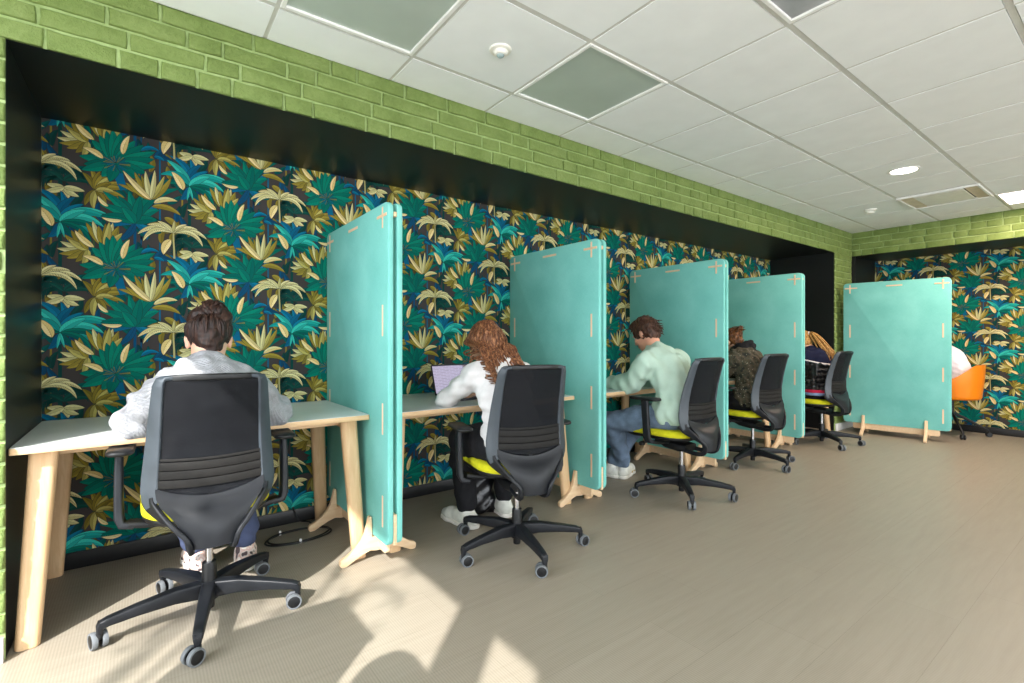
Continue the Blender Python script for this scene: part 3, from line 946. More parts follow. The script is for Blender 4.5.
# ------------------------------------------------------------------ task chairs
M_PLA = plain('charcoal_plastic', (27, 29, 33), .42, 0, .28, .06, 30, .08, 500, .0004)
M_PLG = plain('slate_plastic', (54, 61, 68), .40, 0, .45, .05, 20, .06, 500, .0004)
M_PBL = plain('black_plastic', (16, 17, 19), .45, 0, .4, .08, 30)
M_CHROME = plain('chrome', (200, 200, 204), .18, 1.0, .5, .02)
M_RIM = plain('grey_rubber_tyre', (104, 108, 112), .55, 0, .4, .05)
M_SEAT = fabric('lime_yellow_fabric', (190, 186, 30), .9, 1400, .08, .3, .0008, 30)
def mesh_mat():
    q = N('black_mesh_fabric')
    vec = q.coord()
    a = q.noise(vec, 5, 3); b = q.noise(vec, 900, 1)
    col = q.ramp(a, [(.3, (17, 18, 22)), (.7, (24, 26, 30))])
    q.fin(col, .72, q.bump(b, .25, .0006), 0, .15)
    tr = q.n('ShaderNodeBsdfTransparent'); mx = q.n('ShaderNodeMixShader'); mx.inputs[0].default_value = .10
    q.l(q.b.outputs[0], mx.inputs[1]); q.l(tr.outputs[0], mx.inputs[2]); q.l(mx.outputs[0], q.out.inputs['Surface'])
    return q.m
M_MESH = mesh_mat()
M_LUMB = plain('taupe_lumbar_band', (33, 32, 31), .65, 0, .15, .06, 40)

def interp(tab, z):
    """tab rows (z, ...) sorted by falling z"""
    if z >= tab[0][0]: return tab[0][1:]
    for a, b in zip(tab, tab[1:]):
        if a[0] >= z >= b[0]:
            t = (a[0] - z) / (a[0] - b[0]); t2 = t * t * (3 - 2 * t) * .4 + t * .6
            return tuple(p + (q - p) * t2 for p, q in zip(a[1:], b[1:]))
    return tab[-1][1:]
# half width of the mesh field and its depth, by height
BACK = [(.985, .148, -.325), (.90, .154, -.298), (.80, .161, -.270), (.70, .168, -.250), (.62, .174, -.246), (.56, .176, -.252), (.52, .160, -.266), (.46, .112, -.292), (.41, .080, -.304), (.37, .072, -.300)]

def make_base(parent, R_=.35, mats=None):
    dark = mats or M_PLA
    o = empty('star_base', (0, 0, 0), 0, parent)
    return o

def chair_parts(o, base_rot):
    # five-star base
    bm = bmesh.new()
    lathe(bm, [(.001, .062), (.034, .062), (.040, .075), (.042, .12), (.036, .138), (.001, .138)], 24)
    for k in range(5):
        a = base_rot + 2 * PI * k / 5; c, s = math.cos(a), math.sin(a)
        P = lambda r, z: V((c * r, s * r, z))
        sd = V((-s, c, 0))
        sweep(bm, [P(.022, .104), P(.12, .112), P(.24, .104), P(.325, .094), P(.344, .088), P(.350, .080)], [sd] * 6, [.050, .046, .040, .035, .033, .03], [.066, .055, .040, .032, .03, .026], .007, 3)
        sweep(bm, [P(.345, .098), P(.350, .082), P(.350, .058)], [sd] * 3, [.034, .03, .02], [.02, .022, .02], .006, 3)
    b = mk('star_base', bm, M_PLA, o, smooth=40)
    for k in range(5):
        a = base_rot + 2 * PI * k / 5; c, s = math.cos(a), math.sin(a)
        rr = random.Random(int(base_rot * 1000) + k); w = rr.uniform(0, 2 * PI)
        bm = bmesh.new()
        hx = (math.cos(w), math.sin(w)); ax = V((-hx[1], hx[0], 0))
        ctr = V((c * .35, s * .35, .0305)) + V((hx[0], hx[1], 0)) * .016
        for sd in (-1, 1):
            t = bmesh.new(); lathe(t, [(.001, -.010), (.016, -.010), (.0245, -.0075), (.0245, .0075), (.016, .0095), (.001, .0095)], 24)
            M = Matrix.Translation(ctr + ax * sd * .0155) @ ax.to_track_quat('Z', 'Y').to_matrix().to_4x4()
            merge(bm, t, 0, M)
        tube(bm, [ctr - ax * .012, ctr + ax * .012], .012, 12)
        t = bmesh.new(); lathe(t, [(.001, .022), (.012, .022), (.012, .038), (.001, .04)], 12)
        merge(bm, t, 0, Matrix.Translation((c * .35, s * .35, .02)))
        box(bm, ctr + V((0, 0, .012)) - V((hx[0], hx[1], 0)) * .008, (.02, .02, .02), .004, 1, Euler((0, 0, w)))
        cs = mk('caster', bm, M_PBL, o, smooth=40)
        for sd in (-1, 1):
            t = bmesh.new(); lathe(t, [(.0235, -.008), (.0295, -.0085), (.0305, -.005), (.0305, .005), (.0295, .0085), (.0235, .008)], 28, cap=False)
            M = Matrix.Translation(ctr + ax * sd * .0155) @ ax.to_track_quat('Z', 'Y').to_matrix().to_4x4()
            bmesh.ops.transform(t, matrix=M, verts=t.verts[:])
            mk('tyre', t, M_RIM, cs, smooth=50)
    bm = bmesh.new(); lathe(bm, [(.001, .024), (.018, .024), (.020, .03), (.020, .06), (.027, .062), (.027, .205), (.025, .213), (.001, .213)], 22)
    mk('lift_sleeve', bm, M_PBL, o, smooth=40)
    bm = bmesh.new(); lathe(bm, [(.001, .20), (.0135, .20), (.0135, .37), (.001, .37)], 18)
    mk('gas_lift', bm, M_CHROME, o, smooth=40)

def chair_top(o):
    # mechanism and the bar under the seat
    bm = bmesh.new()
    sweep(bm, [(0, -.16, .352), (0, -.10, .352), (0, .0, .366), (0, .10, .386)], (1, 0, 0), [.14, .16, .17, .13], [.05, .055, .06, .04], .016, 4)
    sweep(bm, [(-.268, -.015, .405), (-.20, -.015, .392), (-.09, -.01, .384), (.09, -.01, .384), (.20, -.015, .392), (.268, -.015, .405)], (0, 1, 0), .06, .024, .008, 3)
    tube(bm, [(.16, .06, .385), (.255, .065, .380)], [.007, .007], 8)
    tube(bm, [(-.16, .06, .385), (-.255, .065, .380)], [.007, .007], 8)
    for s in (-1, 1):
        t = bmesh.new(); lathe(t, [(.001, -.018), (.014, -.018), (.017, -.01), (.017, .018), (.012, .022), (.001, .022)], 16)
        merge(bm, t, 0, Matrix.Translation((s * .262, .065, .380)) @ Matrix.Rotation(R(90), 4, 'Y'))
    mk('mechanism', bm, M_PBL, o, smooth=45)
    # seat: pan and cushion
    def seat_ring(k, z, drop):
        pts = []
        for a, b in rrect(.475 * k, .50 * k, .13 * k, 8):
            y = b + .043
            pts.append((a * (1 - .10 * max(0, -b) / .25), y, z - drop * max(0, (b - .14) / .12) ** 2 * .02 + .010 * (abs(a) / .24) ** 2))
        return pts
    bm = bmesh.new()
    ring_loft(bm, [seat_ring(.80, .405, 1), seat_ring(.94, .410, 1), seat_ring(.985, .425, 1), seat_ring(.975, .436, 1)])
    mk('seat_pan', bm, M_PBL, o, smooth=60)
    bm = bmesh.new()
    ring_loft(bm, [seat_ring(.955, .430, 1), seat_ring(1.0, .438, 1), seat_ring(1.008, .452, 1), seat_ring(.995, .466, 1), seat_ring(.95, .477, 1), seat_ring(.82, .482, .9), seat_ring(.5, .480, .5), seat_ring(.1, .478, 0)])
    mk('seat_cushion', bm, M_SEAT, o, smooth=180)
    # mesh field (thin, curved) and the smooth lower shell
    def field(z0, z1, nz, nx, doff, th, inset, name, mat, bow=.022, hw=None):
        bm = bmesh.new()
        A, B = [], []
        for i in range(nz + 1):
            z = z0 + (z1 - z0) * i / nz; w, y = interp(BACK, z); w = (w - inset)
            ra, rb = [], []
            for k in range(nx + 1):
                u = -1 + 2 * k / nx
                yy = y + doff - bow * (1 - u * u) * (1 if z > .5 else max(.2, (z - .34) / .16))
                ra.append(bm.verts.new((u * w, yy, z))); rb.append(bm.verts.new((u * w, yy - th, z)))
            A.append(ra); B.append(rb)
        for i in range(nz):
            for k in range(nx):
                bm.faces.new((A[i][k], A[i][k + 1], A[i + 1][k + 1], A[i + 1][k]))
                bm.faces.new((B[i][k], B[i + 1][k], B[i + 1][k + 1], B[i][k + 1]))
        for k in range(nx):
            bm.faces.new((A[0][k], B[0][k], B[0][k + 1], A[0][k + 1])); bm.faces.new((A[nz][k], A[nz][k + 1], B[nz][k + 1], B[nz][k]))
        for i in range(nz):
            bm.faces.new((A[i][0], A[i + 1][0], B[i + 1][0], B[i][0])); bm.faces.new((A[i][nx], B[i][nx], B[i + 1][nx], A[i + 1][nx]))
        return mk(name, bm, mat, o, smooth=60)
    field(.545, .985, 20, 14, .006, .003, -.006, 'back_mesh', M_MESH)
    bm = bmesh.new()
    for k, (z, hh) in enumerate(((.681, .010), (.657, .0305), (.624, .0305), (.591, .0305))):
        pts = []
        for i in range(13):
            u = -1 + i / 6; w, y = interp(BACK, z)
            pts.append((u * (w - .004), y - .022 * (1 - u * u) - .004, z - .012 * (1 - u * u) * 0 + .006 * u * u))
        sweep(bm, pts, (0, 0, 1), hh, .006, .002, 2)
    mk('lumbar_band', bm, M_LUMB, o, smooth=40)
    # lower shell
    bm = bmesh.new()
    rings = []
    for z in (.585, .575, .55, .52, .48, .44, .40, .365, .358):
        w, y = interp(BACK, z); w = max(w + .004, .06); top = z > .58
        f = []
        th = .012 if z < .57 else .005
        zz = lambda u: z + (-.042 * (1 - u * u) if z > .545 else -.02 * (1 - u * u) if z > .51 else 0)
        for k in range(11):
            u = -1 + k / 5
            f.append((u * w, y - .024 * (1 - u * u) + th * .3 - .004, zz(u)))
        for k in range(11):
            u = 1 - k / 5
            f.append((u * w, y - .024 * (1 - u * u) - th - .004, zz(u)))
        rings.append(f)
    ring_loft(bm, rings)
    mk('lower_shell', bm, M_PLA, o, smooth=50)
    # side blades, top bar, and the spine loop that turns under the seat
    for s in (-1, 1):
        bm = bmesh.new()
        zs = [.988, .96, .90, .80, .70, .62, .575, .55, .525]
        pts, dirs, ws = [], [], []
        w, y = interp(BACK, .985)
        for dx, z, k in ((-.022, .994, .024), (.002, .9925, .028), (.0145, .986, .034)):
            pts.append((s * (w + dx), y + .008, z)); dirs.append(V((s * .78, .62, 0))); ws.append(k)
        for z in zs[1:]:
            w, y = interp(BACK, z)
            pts.append((s * (w + .020), y + .016, z)); dirs.append(V((s * .78, .62, 0))); ws.append(.040 + .028 * min(1, (1.0 - z) / .40))
        sweep(bm, pts, dirs, ws, .015, .005, 3)
        mk('back_blade', bm, M_PLG, o, smooth=45)
        bm = bmesh.new()
        pts = [(s * .200, -.226, .545), (s * .192, -.236, .520), (s * .160, -.270, .482), (s * .118, -.306, .440), (s * .092, -.322, .412), (s * .080, -.326, .385), (s * .074, -.312, .352), (s * .070, -.27, .336), (s * .066, -.20, .336), (s * .055, -.12, .344)]
        pts = catmull(pts, 4)
        dirs = []
        for p in pts:
            t = max(0, min(1, (p.z - .40) / .14)); dirs.append(V((s * (.25 + .5 * t), .62 * t + .45, .5 * (1 - t))))
        sweep(bm, pts, dirs, [.030 + .034 * max(0, min(1, (p.z - .42) / .12)) for p in pts], .018, .006, 3)
        mk('back_strut', bm, M_PLA, o, smooth=45)
    bm = bmesh.new()
    pts = []
    for i in range(17):
        u = -1 + i / 8; pts.append((u * .158, -.326 - .020 * (1 - u * u) + .028 * abs(u) ** 3, .992 + .003 * (1 - u * u) - .004 * abs(u) ** 6))
    sweep(bm, pts, (0, 0, 1), .024, .018, .006, 3)
    mk('top_rail', bm, M_PBL, o, smooth=45)
    # armrests
    for s in (-1, 1):
        ar = bmesh.new()
        sweep(ar, [(s * .298, .010, .686), (s * .300, .006, .63), (s * .300, -.004, .51), (s * .298, -.008, .43), (s * .288, -.014, .405), (s * .25, -.016, .396)], [(0, 1, 0)] * 4 + [(0, 1, 0)] * 2, [.058, .056, .054, .054, .056, .058], [.026, .028, .030, .032, .030, .024], .009, 3)
        a = mk('armrest', ar, M_PLA, o, smooth=45)
        bm = bmesh.new()
        rings = []
        for k, z in ((.86, .688), (1, .693), (1, .702), (.90, .708)):
            rings.append([(s * .292 + p, .012 + q, z) for p, q in rrect(.088 * k, .245 * (1 - (1 - k) * .5), .036 * k, 6)])
        ring_loft(bm, rings)
        mk('arm_pad', bm, M_PBL, a, smooth=60)

CHAIRS = (
    (.223, 2.390, 43, 2, 'nearest charcoal task chair, its mesh back facing us, with the bun-haired person in grey'),
    (1.630, 2.127, 39, 15, 'charcoal task chair of the long-haired person in white, its back hiding the desk corner'),
    (3.151, 2.135, 9, 0, 'charcoal task chair of the person in the mint sweatshirt, seen from its left side'),
    (4.466, 2.282, 40, 6, 'charcoal task chair of the person in the speckled jacket, between two felt screens'),
    (5.906, 2.262, 13, 3, 'farthest charcoal task chair, with the blond person in black leather'))
top0 = empty('task_chair')
chair_top(top0)
chairs = []
tops = list(top0.children)
for ch in top0.children: ch.location.y = .085      # the column stands under the rear half of the seat
for i, (x, y, br, yaw, lab) in enumerate(CHAIRS):
    o = top0 if i == 0 else copy_tree(top0)
    o.location = (x, y, 0); o.rotation_euler = (0, 0, R(-yaw))
    tag(o, lab, 'chair', 'charcoal task chairs with lime seats')
    chairs.append(o)
for i, k in ((1, .945), (2, 1.02)):
    for ch in chairs[i].children:
        if ch.name.startswith('armrest'): ch.scale = (1, 1, k)
for o, c in zip(chairs, CHAIRS):
    chair_parts(o, R(c[2]) + R(c[3]))

# ------------------------------------------------------------------ orange tub chair in the end recess
M_ORANGE = plain('orange_shell', (228, 124, 10), .38, 0, .4, .03, 5)
M_PAD = fabric('orange_seat_pad', (226, 130, 20), .9)
o = empty('tub_chair', (7.66, 1.54, 0), R(0)); tag(o, 'orange plastic tub chair on black legs, half hidden behind the farthest felt screen', 'chair')
bm = bmesh.new()
# shell, facing +Y: a bowl with raised back and sides
def tub(theta, t, off):
    """theta around (0 = front), t from seat centre (0) to rim (1)"""
    back = .5 - .5 * math.cos(theta)            # 0 front, 1 back
    rimz = .50 + .18 * min(1, back / .45) ** 1.3 + .155 * max(0, min(1, (back - .62) / .3)) ** 1.2
    rx, ry = .30, .285
    if t < .6:
        k = t / .6; r = .93 * math.sin(k * PI / 2) ** .9; z = .425 + .050 * (k ** 5)
    else:
        k = (t - .6) / .4; r = .93 + .07 * math.sin(k * PI / 2) + .03 * k * back; z = .475 + (rimz - .475) * k
    r -= off / .3
    return (r * rx * math.sin(theta), r * ry * math.cos(theta), z + off * (1 if t < .6 else .0))
nt, ns = 48, 22
rows_o = [[tub(2 * PI * i / nt, .001 + .999 * j / ns, 0) for i in range(nt)] for j in range(ns + 1)]
rows_i = [[tub(2 * PI * i / nt, .001 + .999 * j / ns, .012) for i in range(nt)] for j in range(ns + 1)]
ring_loft(bm, rows_o + rows_i[::-1], cap=True)
mk('shell', bm, M_ORANGE, o, smooth=50)
bm = bmesh.new(); lathe(bm, [(.001, .436), (.19, .438), (.205, .448), (.195, .462), (.001, .468)], 32); mk('seat_pad', bm, M_PAD, o, smooth=60)
bm = bmesh.new(); lathe(bm, [(.001, .24), (.022, .24), (.022, .40), (.07, .415), (.07, .426), (.001, .426)], 20)
tube(bm, [(0, 0, .25), (0, 0, .245)], .03, 14)
mk('pedestal', bm, M_PBL, o, smooth=40)
for k in range(4):
    a = R(-62 + 90 * k); c, s = math.cos(a), math.sin(a)
    bm = bmesh.new()
    tube(bm, [(c * .01, s * .01, .255), (c * .10, s * .10, .215), (c * .33, s * .33, .075), (c * .335, s * .335, .05)], [.016, .016, .013, .010], 10)
    lg = mk('leg', bm, M_PBL, o, smooth=50)
    bm = bmesh.new()
    for sd in (-1, 1):
        t = bmesh.new(); lathe(t, [(.001, -.009), (.024, -.009), (.028, -.005), (.028, .005), (.024, .009), (.001, .009)], 20)
        ax = V((-s, c, 0))
        merge(bm, t, 0, Matrix.Translation(V((c * .335, s * .335, .028)) + ax * sd * .014) @ ax.to_track_quat('Z', 'Y').to_matrix().to_4x4())
    tube(bm, [(c * .335, s * .335, .02), (c * .335, s * .335, .055)], .010, 10)
    mk('caster', bm, M_PBL, lg, smooth=40)
# ------------------------------------------------------------------ people: smooth bodies grown from rounded bones
class Field:
    def __init__(s, res):
        s.res = res; s.pr = []; s.cuts = []; s.noise = None
    def cone(s, a, b, ra, rb, k=.03): s.pr.append(('c', np.array(a, float), np.array(b, float), ra, rb, k)); return s
    def ell(s, c, r, M=None, k=.03): s.pr.append(('e', np.array(c, float), np.array(r, float), None if M is None else np.array(M, float), k)); return s
    def cut(s, p, n): s.cuts.append((np.array(p, float), np.array(n, float) / np.linalg.norm(n))); return s
    def chain(s, pts, rs, k=.03):
        for i in range(len(pts) - 1): s.cone(pts[i], pts[i + 1], rs[i], rs[i + 1], k)
        return s
    def bounds(s, q):
        if q[0] == 'c':
            m = max(q[3], q[4]); return np.minimum(q[1], q[2]) - m, np.maximum(q[1], q[2]) + m
        m = q[2].max(); return q[1] - m, q[1] + m
    def build(s):
        h = s.res
        lo = np.min([s.bounds(q)[0] for q in s.pr], 0) - .03; hi = np.max([s.bounds(q)[1] for q in s.pr], 0) + .03
        n = np.ceil((hi - lo) / h).astype(int) + 1
        F = np.full(n, .08, np.float32)
        ax = [lo[i] + h * np.arange(n[i]) for i in range(3)]
        for q in s.pr:
            a, b = s.bounds(q); k = q[-1]; m = k + 3 * h
            i0 = np.maximum(0, np.floor((a - m - lo) / h).astype(int)); i1 = np.minimum(n, np.ceil((b + m - lo) / h).astype(int) + 1)
            X = ax[0][i0[0]:i1[0], None, None]; Y = ax[1][None, i0[1]:i1[1], None]; Z = ax[2][None, None, i0[2]:i1[2]]
            if q[0] == 'c':
                pa, pb, r1, r2 = q[1], q[2], q[3], q[4]
                ba = pb - pa; l2 = float(ba @ ba) or 1e-9
                px, py, pz = X - pa[0], Y - pa[1], Z - pa[2]
                t = np.clip((px * ba[0] + py * ba[1] + pz * ba[2]) / l2, 0, 1)
                d = np.sqrt((px - t * ba[0]) ** 2 + (py - t * ba[1]) ** 2 + (pz - t * ba[2]) ** 2) - (r1 + (r2 - r1) * t)
            else:
                px, py, pz = np.broadcast_arrays(X - q[1][0], Y - q[1][1], Z - q[1][2])
                if q[3] is not None:
                    M = q[3]  # columns = local axes
                    px, py, pz = (px * M[0, 0] + py * M[1, 0] + pz * M[2, 0], px * M[0, 1] + py * M[1, 1] + pz * M[2, 1], px * M[0, 2] + py * M[1, 2] + pz * M[2, 2])
                r = q[2]
                k0 = np.sqrt((px / r[0]) ** 2 + (py / r[1]) ** 2 + (pz / r[2]) ** 2); k1 = np.sqrt((px / r[0] ** 2) ** 2 + (py / r[1] ** 2) ** 2 + (pz / r[2] ** 2) ** 2)
                d = k0 * (k0 - 1) / np.maximum(k1, 1e-6)
            d = d.astype(np.float32)
            G = F[i0[0]:i1[0], i0[1]:i1[1], i0[2]:i1[2]]
            if k > 0:
                hh = np.maximum(k - np.abs(G - d), 0) / k
                F[i0[0]:i1[0], i0[1]:i1[1], i0[2]:i1[2]] = np.minimum(G, d) - hh * hh * k * .25
            else:
                F[i0[0]:i1[0], i0[1]:i1[1], i0[2]:i1[2]] = np.minimum(G, d)
        X = ax[0][:, None, None]; Y = ax[1][None, :, None]; Z = ax[2][None, None, :]
        if s.noise:
            for (kx, ky, kz, ph, am) in s.noise: F += (am * np.sin(kx * X + ky * Y + kz * Z + ph)).astype(np.float32)
        for p, nn in s.cuts:
            F = np.maximum(F, ((X - p[0]) * nn[0] + (Y - p[1]) * nn[1] + (Z - p[2]) * nn[2]).astype(np.float32))
        return surface_net(F, lo, h)

def surface_net(F, lo, h):
    S = F < 0
    nx, ny, nz = F.shape
    c = np.zeros((nx - 1, ny - 1, nz - 1), np.int8)
    for i in (0, 1):
        for j in (0, 1):
            for k in (0, 1): c += S[i:nx - 1 + i, j:ny - 1 + j, k:nz - 1 + k]
    act = (c > 0) & (c < 8)
    idx = np.full(act.shape, -1, np.int64); A = np.argwhere(act); idx[act] = np.arange(len(A))
    P = np.zeros((len(A), 3)); W = np.zeros(len(A))
    cor = [(i, j, k) for i in (0, 1) for j in (0, 1) for k in (0, 1)]
    val = {q: F[A[:, 0] + q[0], A[:, 1] + q[1], A[:, 2] + q[2]] for q in cor}
    for q in cor:
        for d in range(3):
            if q[d] == 1: continue
            r = list(q); r[d] = 1; r = tuple(r)
            a, b = val[q], val[r]
            m = (a < 0) != (b < 0)
            t = np.where(m, a / np.where(m, a - b, 1), 0)
            p = np.repeat(np.array(q, float)[None], len(A), 0); p[:, d] = t
            P += p * m[:, None]; W += m
    P = (P / W[:, None] + A) * h + lo
    faces = []
    for d in range(3):
        e1, e2 = [(1, 2), (2, 0), (0, 1)][d]
        sl = [slice(None)] * 3; sl[d] = slice(0, -1); sh = [slice(None)] * 3; sh[d] = slice(1, None)
        a, b = S[tuple(sl)], S[tuple(sh)]
        E = np.argwhere(a != b)
        ok = (E[:, e1] > 0) & (E[:, e2] > 0) & (E[:, e1] < F.shape[e1] - 1) & (E[:, e2] < F.shape[e2] - 1)
        E = E[ok]
        if not len(E): continue
        inside = a[E[:, 0], E[:, 1], E[:, 2]]
        def I(o1, o2):
            q = E.copy(); q[:, e1] += o1; q[:, e2] += o2
            return idx[q[:, 0], q[:, 1], q[:, 2]]
        f = np.stack([I(-1, -1), I(0, -1), I(0, 0), I(-1, 0)], 1)
        f[~inside] = f[~inside][:, ::-1]
        faces.append(f)
    return P, np.concatenate(faces)

def grow(name, fld, mat, parent=None, smooth_it=1):
    P, Fc = fld.build()
    if smooth_it:
        e = np.concatenate([Fc[:, [0, 1]], Fc[:, [1, 2]], Fc[:, [2, 3]], Fc[:, [3, 0]]])
        for _ in range(smooth_it):
            acc = np.zeros_like(P); cnt = np.zeros(len(P))
            for a, b in ((0, 1), (1, 0)):
                np.add.at(acc, e[:, a], P[e[:, b]]); np.add.at(cnt, e[:, a], 1)
            P = P * .5 + .5 * acc / np.maximum(cnt, 1)[:, None]
    return np_mesh(name, P, Fc, mat, parent, True)

def folds(seed, amp=.0022, n=7, lo=45, hi=120, axis=None):
    r = random.Random(seed); o = []
    for i in range(n):
        v = V((r.gauss(0, 1), r.gauss(0, 1), r.gauss(0, 1))).normalized() * r.uniform(lo, hi)
        o.append((v.x, v.y, v.z, r.uniform(0, 6.3), amp * r.uniform(.5, 1.1)))
    return o

# materials for people
def skin(name, c):
    q = N(name); vec = q.coord()
    col = q.ramp(q.noise(vec, 26, 3), [(.3, tuple(x * .93 for x in c)), (.7, c)])
    q.b.inputs['Subsurface Weight'].default_value = .12; q.b.inputs['Subsurface Radius'].default_value = (.01, .004, .002); q.b.inputs['Subsurface Scale'].default_value = .6
    return q.fin(col, .5, q.bump(q.noise(vec, 300, 2), .08, .0006), 0, .35)
M_SKIN = skin('skin', (226, 176, 150))
M_SKIN2 = skin('rosy_skin', (220, 160, 134))
def knit_mat(name, c):
    q = N(name); vec = q.coord((1, 1, 1))
    v = q.n('ShaderNodeTexVoronoi'); v.inputs['Scale'].default_value = 135; q.l(vec, v.inputs['Vector'])
    w = q.n('ShaderNodeTexWave', wave_type='BANDS', bands_direction='DIAGONAL'); w.inputs['Scale'].default_value = 46; w.inputs['Distortion'].default_value = 1.2; q.l(vec, w.inputs['Vector'])
    f = q.n('ShaderNodeMath', operation='MULTIPLY'); q.l(v.outputs['Distance'], f.inputs[0]); f.inputs[1].default_value = 1.0
    g = q.n('ShaderNodeMath', operation='ADD'); q.l(f.outputs[0], g.inputs[0]); q.l(w.outputs['Fac'], g.inputs[1])
    n = q.noise(vec, 60, 3)
    col = q.ramp(n, [(.3, tuple(x * .9 for x in c)), (.7, c)])
    return q.fin(col, .95, q.bump(g.outputs[0], .55, .0035), 0, .1)
M_KNIT = knit_mat('light_grey_knit', (158, 159, 163))
M_WHITEKNIT = fabric('white_ribbed_jersey', (214, 211, 212), .9, 1200, .03, .3, .001, 30)
M_MINT = fabric('mint_sweatshirt', (176, 199, 184), .92, 1200, .04, .25, .0008, 14)
M_SHIRT = fabric('white_shirt', (226, 218, 222), .85, 1200, .04, .2, .0008, 14)
M_NAVY = fabric('navy_top', (28, 32, 58), .9, 900, .08)
M_JEANS = fabric('blue_denim', (98, 114, 134), .9, 1600, .14, .3, .0008, 16)
M_DJEANS = fabric('dark_blue_denim', (66, 74, 100), .9, 1600, .12)
M_BLACKCLOTH = fabric('black_trouser_cloth', (26, 26, 29), .9, 1200, .1)
M_LEATHER = plain('black_leather', (22, 22, 25), .28, 0, .55, .1, 20, .5, 45, .006)
def speckle():
    q = N('speckled_olive_jacket'); vec = q.coord()
    a = q.ramp(q.noise(vec, 24, 4), [(.38, (44, 46, 42)), (.5, (86, 76, 62)), (.62, (64, 66, 56)), (.75, (104, 90, 74))])
    v = q.n('ShaderNodeTexVoronoi'); v.inputs['Scale'].default_value = 46; q.l(vec, v.inputs['Vector'])
    sp = q.ramp(v.outputs['Distance'], [(.10, (235, 225, 205)), (.20, (0, 0, 0))])
    mx = q.n('ShaderNodeMix', data_type='RGBA', blend_type='ADD'); mx.inputs[0].default_value = .45
    q.l(a, mx.inputs[6]); q.l(sp, mx.inputs[7])
    return q.fin(mx.outputs[2], .8, q.bump(q.noise(vec, 200, 2), .3, .001), 0, .2)
M_SPECK = speckle()
def hair_mat(name, c1, c2, c3):
    q = N(name); vec = q.coord((60, 60, 9))
    col = q.ramp(q.noise(vec, 1.6, 4, .6), [(.3, c1), (.5, c2), (.72, c3)])
    return q.fin(col, .48, q.bump(q.noise(vec, 6, 2), .4, .001), 0, .28)
M_HBROWN = hair_mat('dark_brown_hair', (20, 13, 12), (42, 27, 22), (74, 50, 40))
M_HCHEST = hair_mat('chestnut_hair', (48, 26, 18), (104, 64, 42), (176, 126, 88))
M_HMAN = hair_mat('brown_short_hair', (34, 20, 15), (66, 42, 32), (104, 72, 54))
M_HRED = hair_mat('auburn_hair', (40, 22, 14), (84, 50, 26), (150, 94, 42))
M_HBLOND = hair_mat('blond_hair', (120, 78, 36), (188, 138, 74), (230, 190, 124))
M_SHOEW = plain('white_sneaker', (226, 226, 218), .6, 0, .3, .04, 30)
q = N('pink_and_white_sneaker'); vec = q.coord()
M_SHOEP = q.fin(q.ramp(q.noise(vec, 30, 1, .4), [(.40, (232, 224, 216)), (.47, (206, 164, 150)), (.58, (226, 214, 206)), (.63, (92, 78, 80))]), .6, None, 0, .3)
M_SHOED = plain('dark_shoe_stripe', (60, 56, 60), .6)
M_GOLD = plain('tan_strap', (196, 162, 84), .5)
M_SOLE = plain('white_sole', (232, 228, 220), .6)
M_EYE = plain('eye_white', (236, 234, 230), .2); M_IRIS = plain('dark_iris', (40, 28, 22), .2)
M_LIPS = skin('lips', (188, 110, 100))

def basis(fwd, up):
    f = V(fwd).normalized(); r = f.cross(V(up)).normalized(); u = r.cross(f)
    return np.array([[r.x, f.x, u.x], [r.y, f.y, u.y], [r.z, f.z, u.z]])
def at(c, M, p): return np.array(c, float) + M @ np.array(p, float)

def add_head(F, c, M, neck):
    F.ell(at(c, M, (0, -.012, .030)), (.076, .096, .092), M, .02)
    F.ell(at(c, M, (0, .030, -.040)), (.060, .066, .078), M, .03)
    F.ell(at(c, M, (0, .062, -.092)), (.026, .024, .018), M, .03)          # chin
    F.cone(at(c, M, (0, .090, .018)), at(c, M, (0, .113, -.024)), .009, .013, .014)   # nose
    for s in (-1, 1):
        F.ell(at(c, M, (s * .013, .104, -.028)), (.009, .009, .007), M, .01)
        F.ell(at(c, M, (s * .034, .083, .026)), (.022, .010, .008), M, .012)  # brow
        F.ell(at(c, M, (s * .042, .070, -.020)), (.022, .018, .018), M, .02)  # cheek
        F.ell(at(c, M, (s * .080, -.010, -.006)), (.009, .020, .031), M, .008)   # ear
        F.ell(at(c, M, (s * .086, -.016, .008)), (.007, .014, .016), M, .006)
    F.ell(at(c, M, (0, .092, -.058)), (.022, .010, .006), M, .008); F.ell(at(c, M, (0, .090, -.068)), (.019, .010, .006), M, .008)
    F.cone(at(c, M, (0, -.030, -.045)), neck, .058, .058, .03)

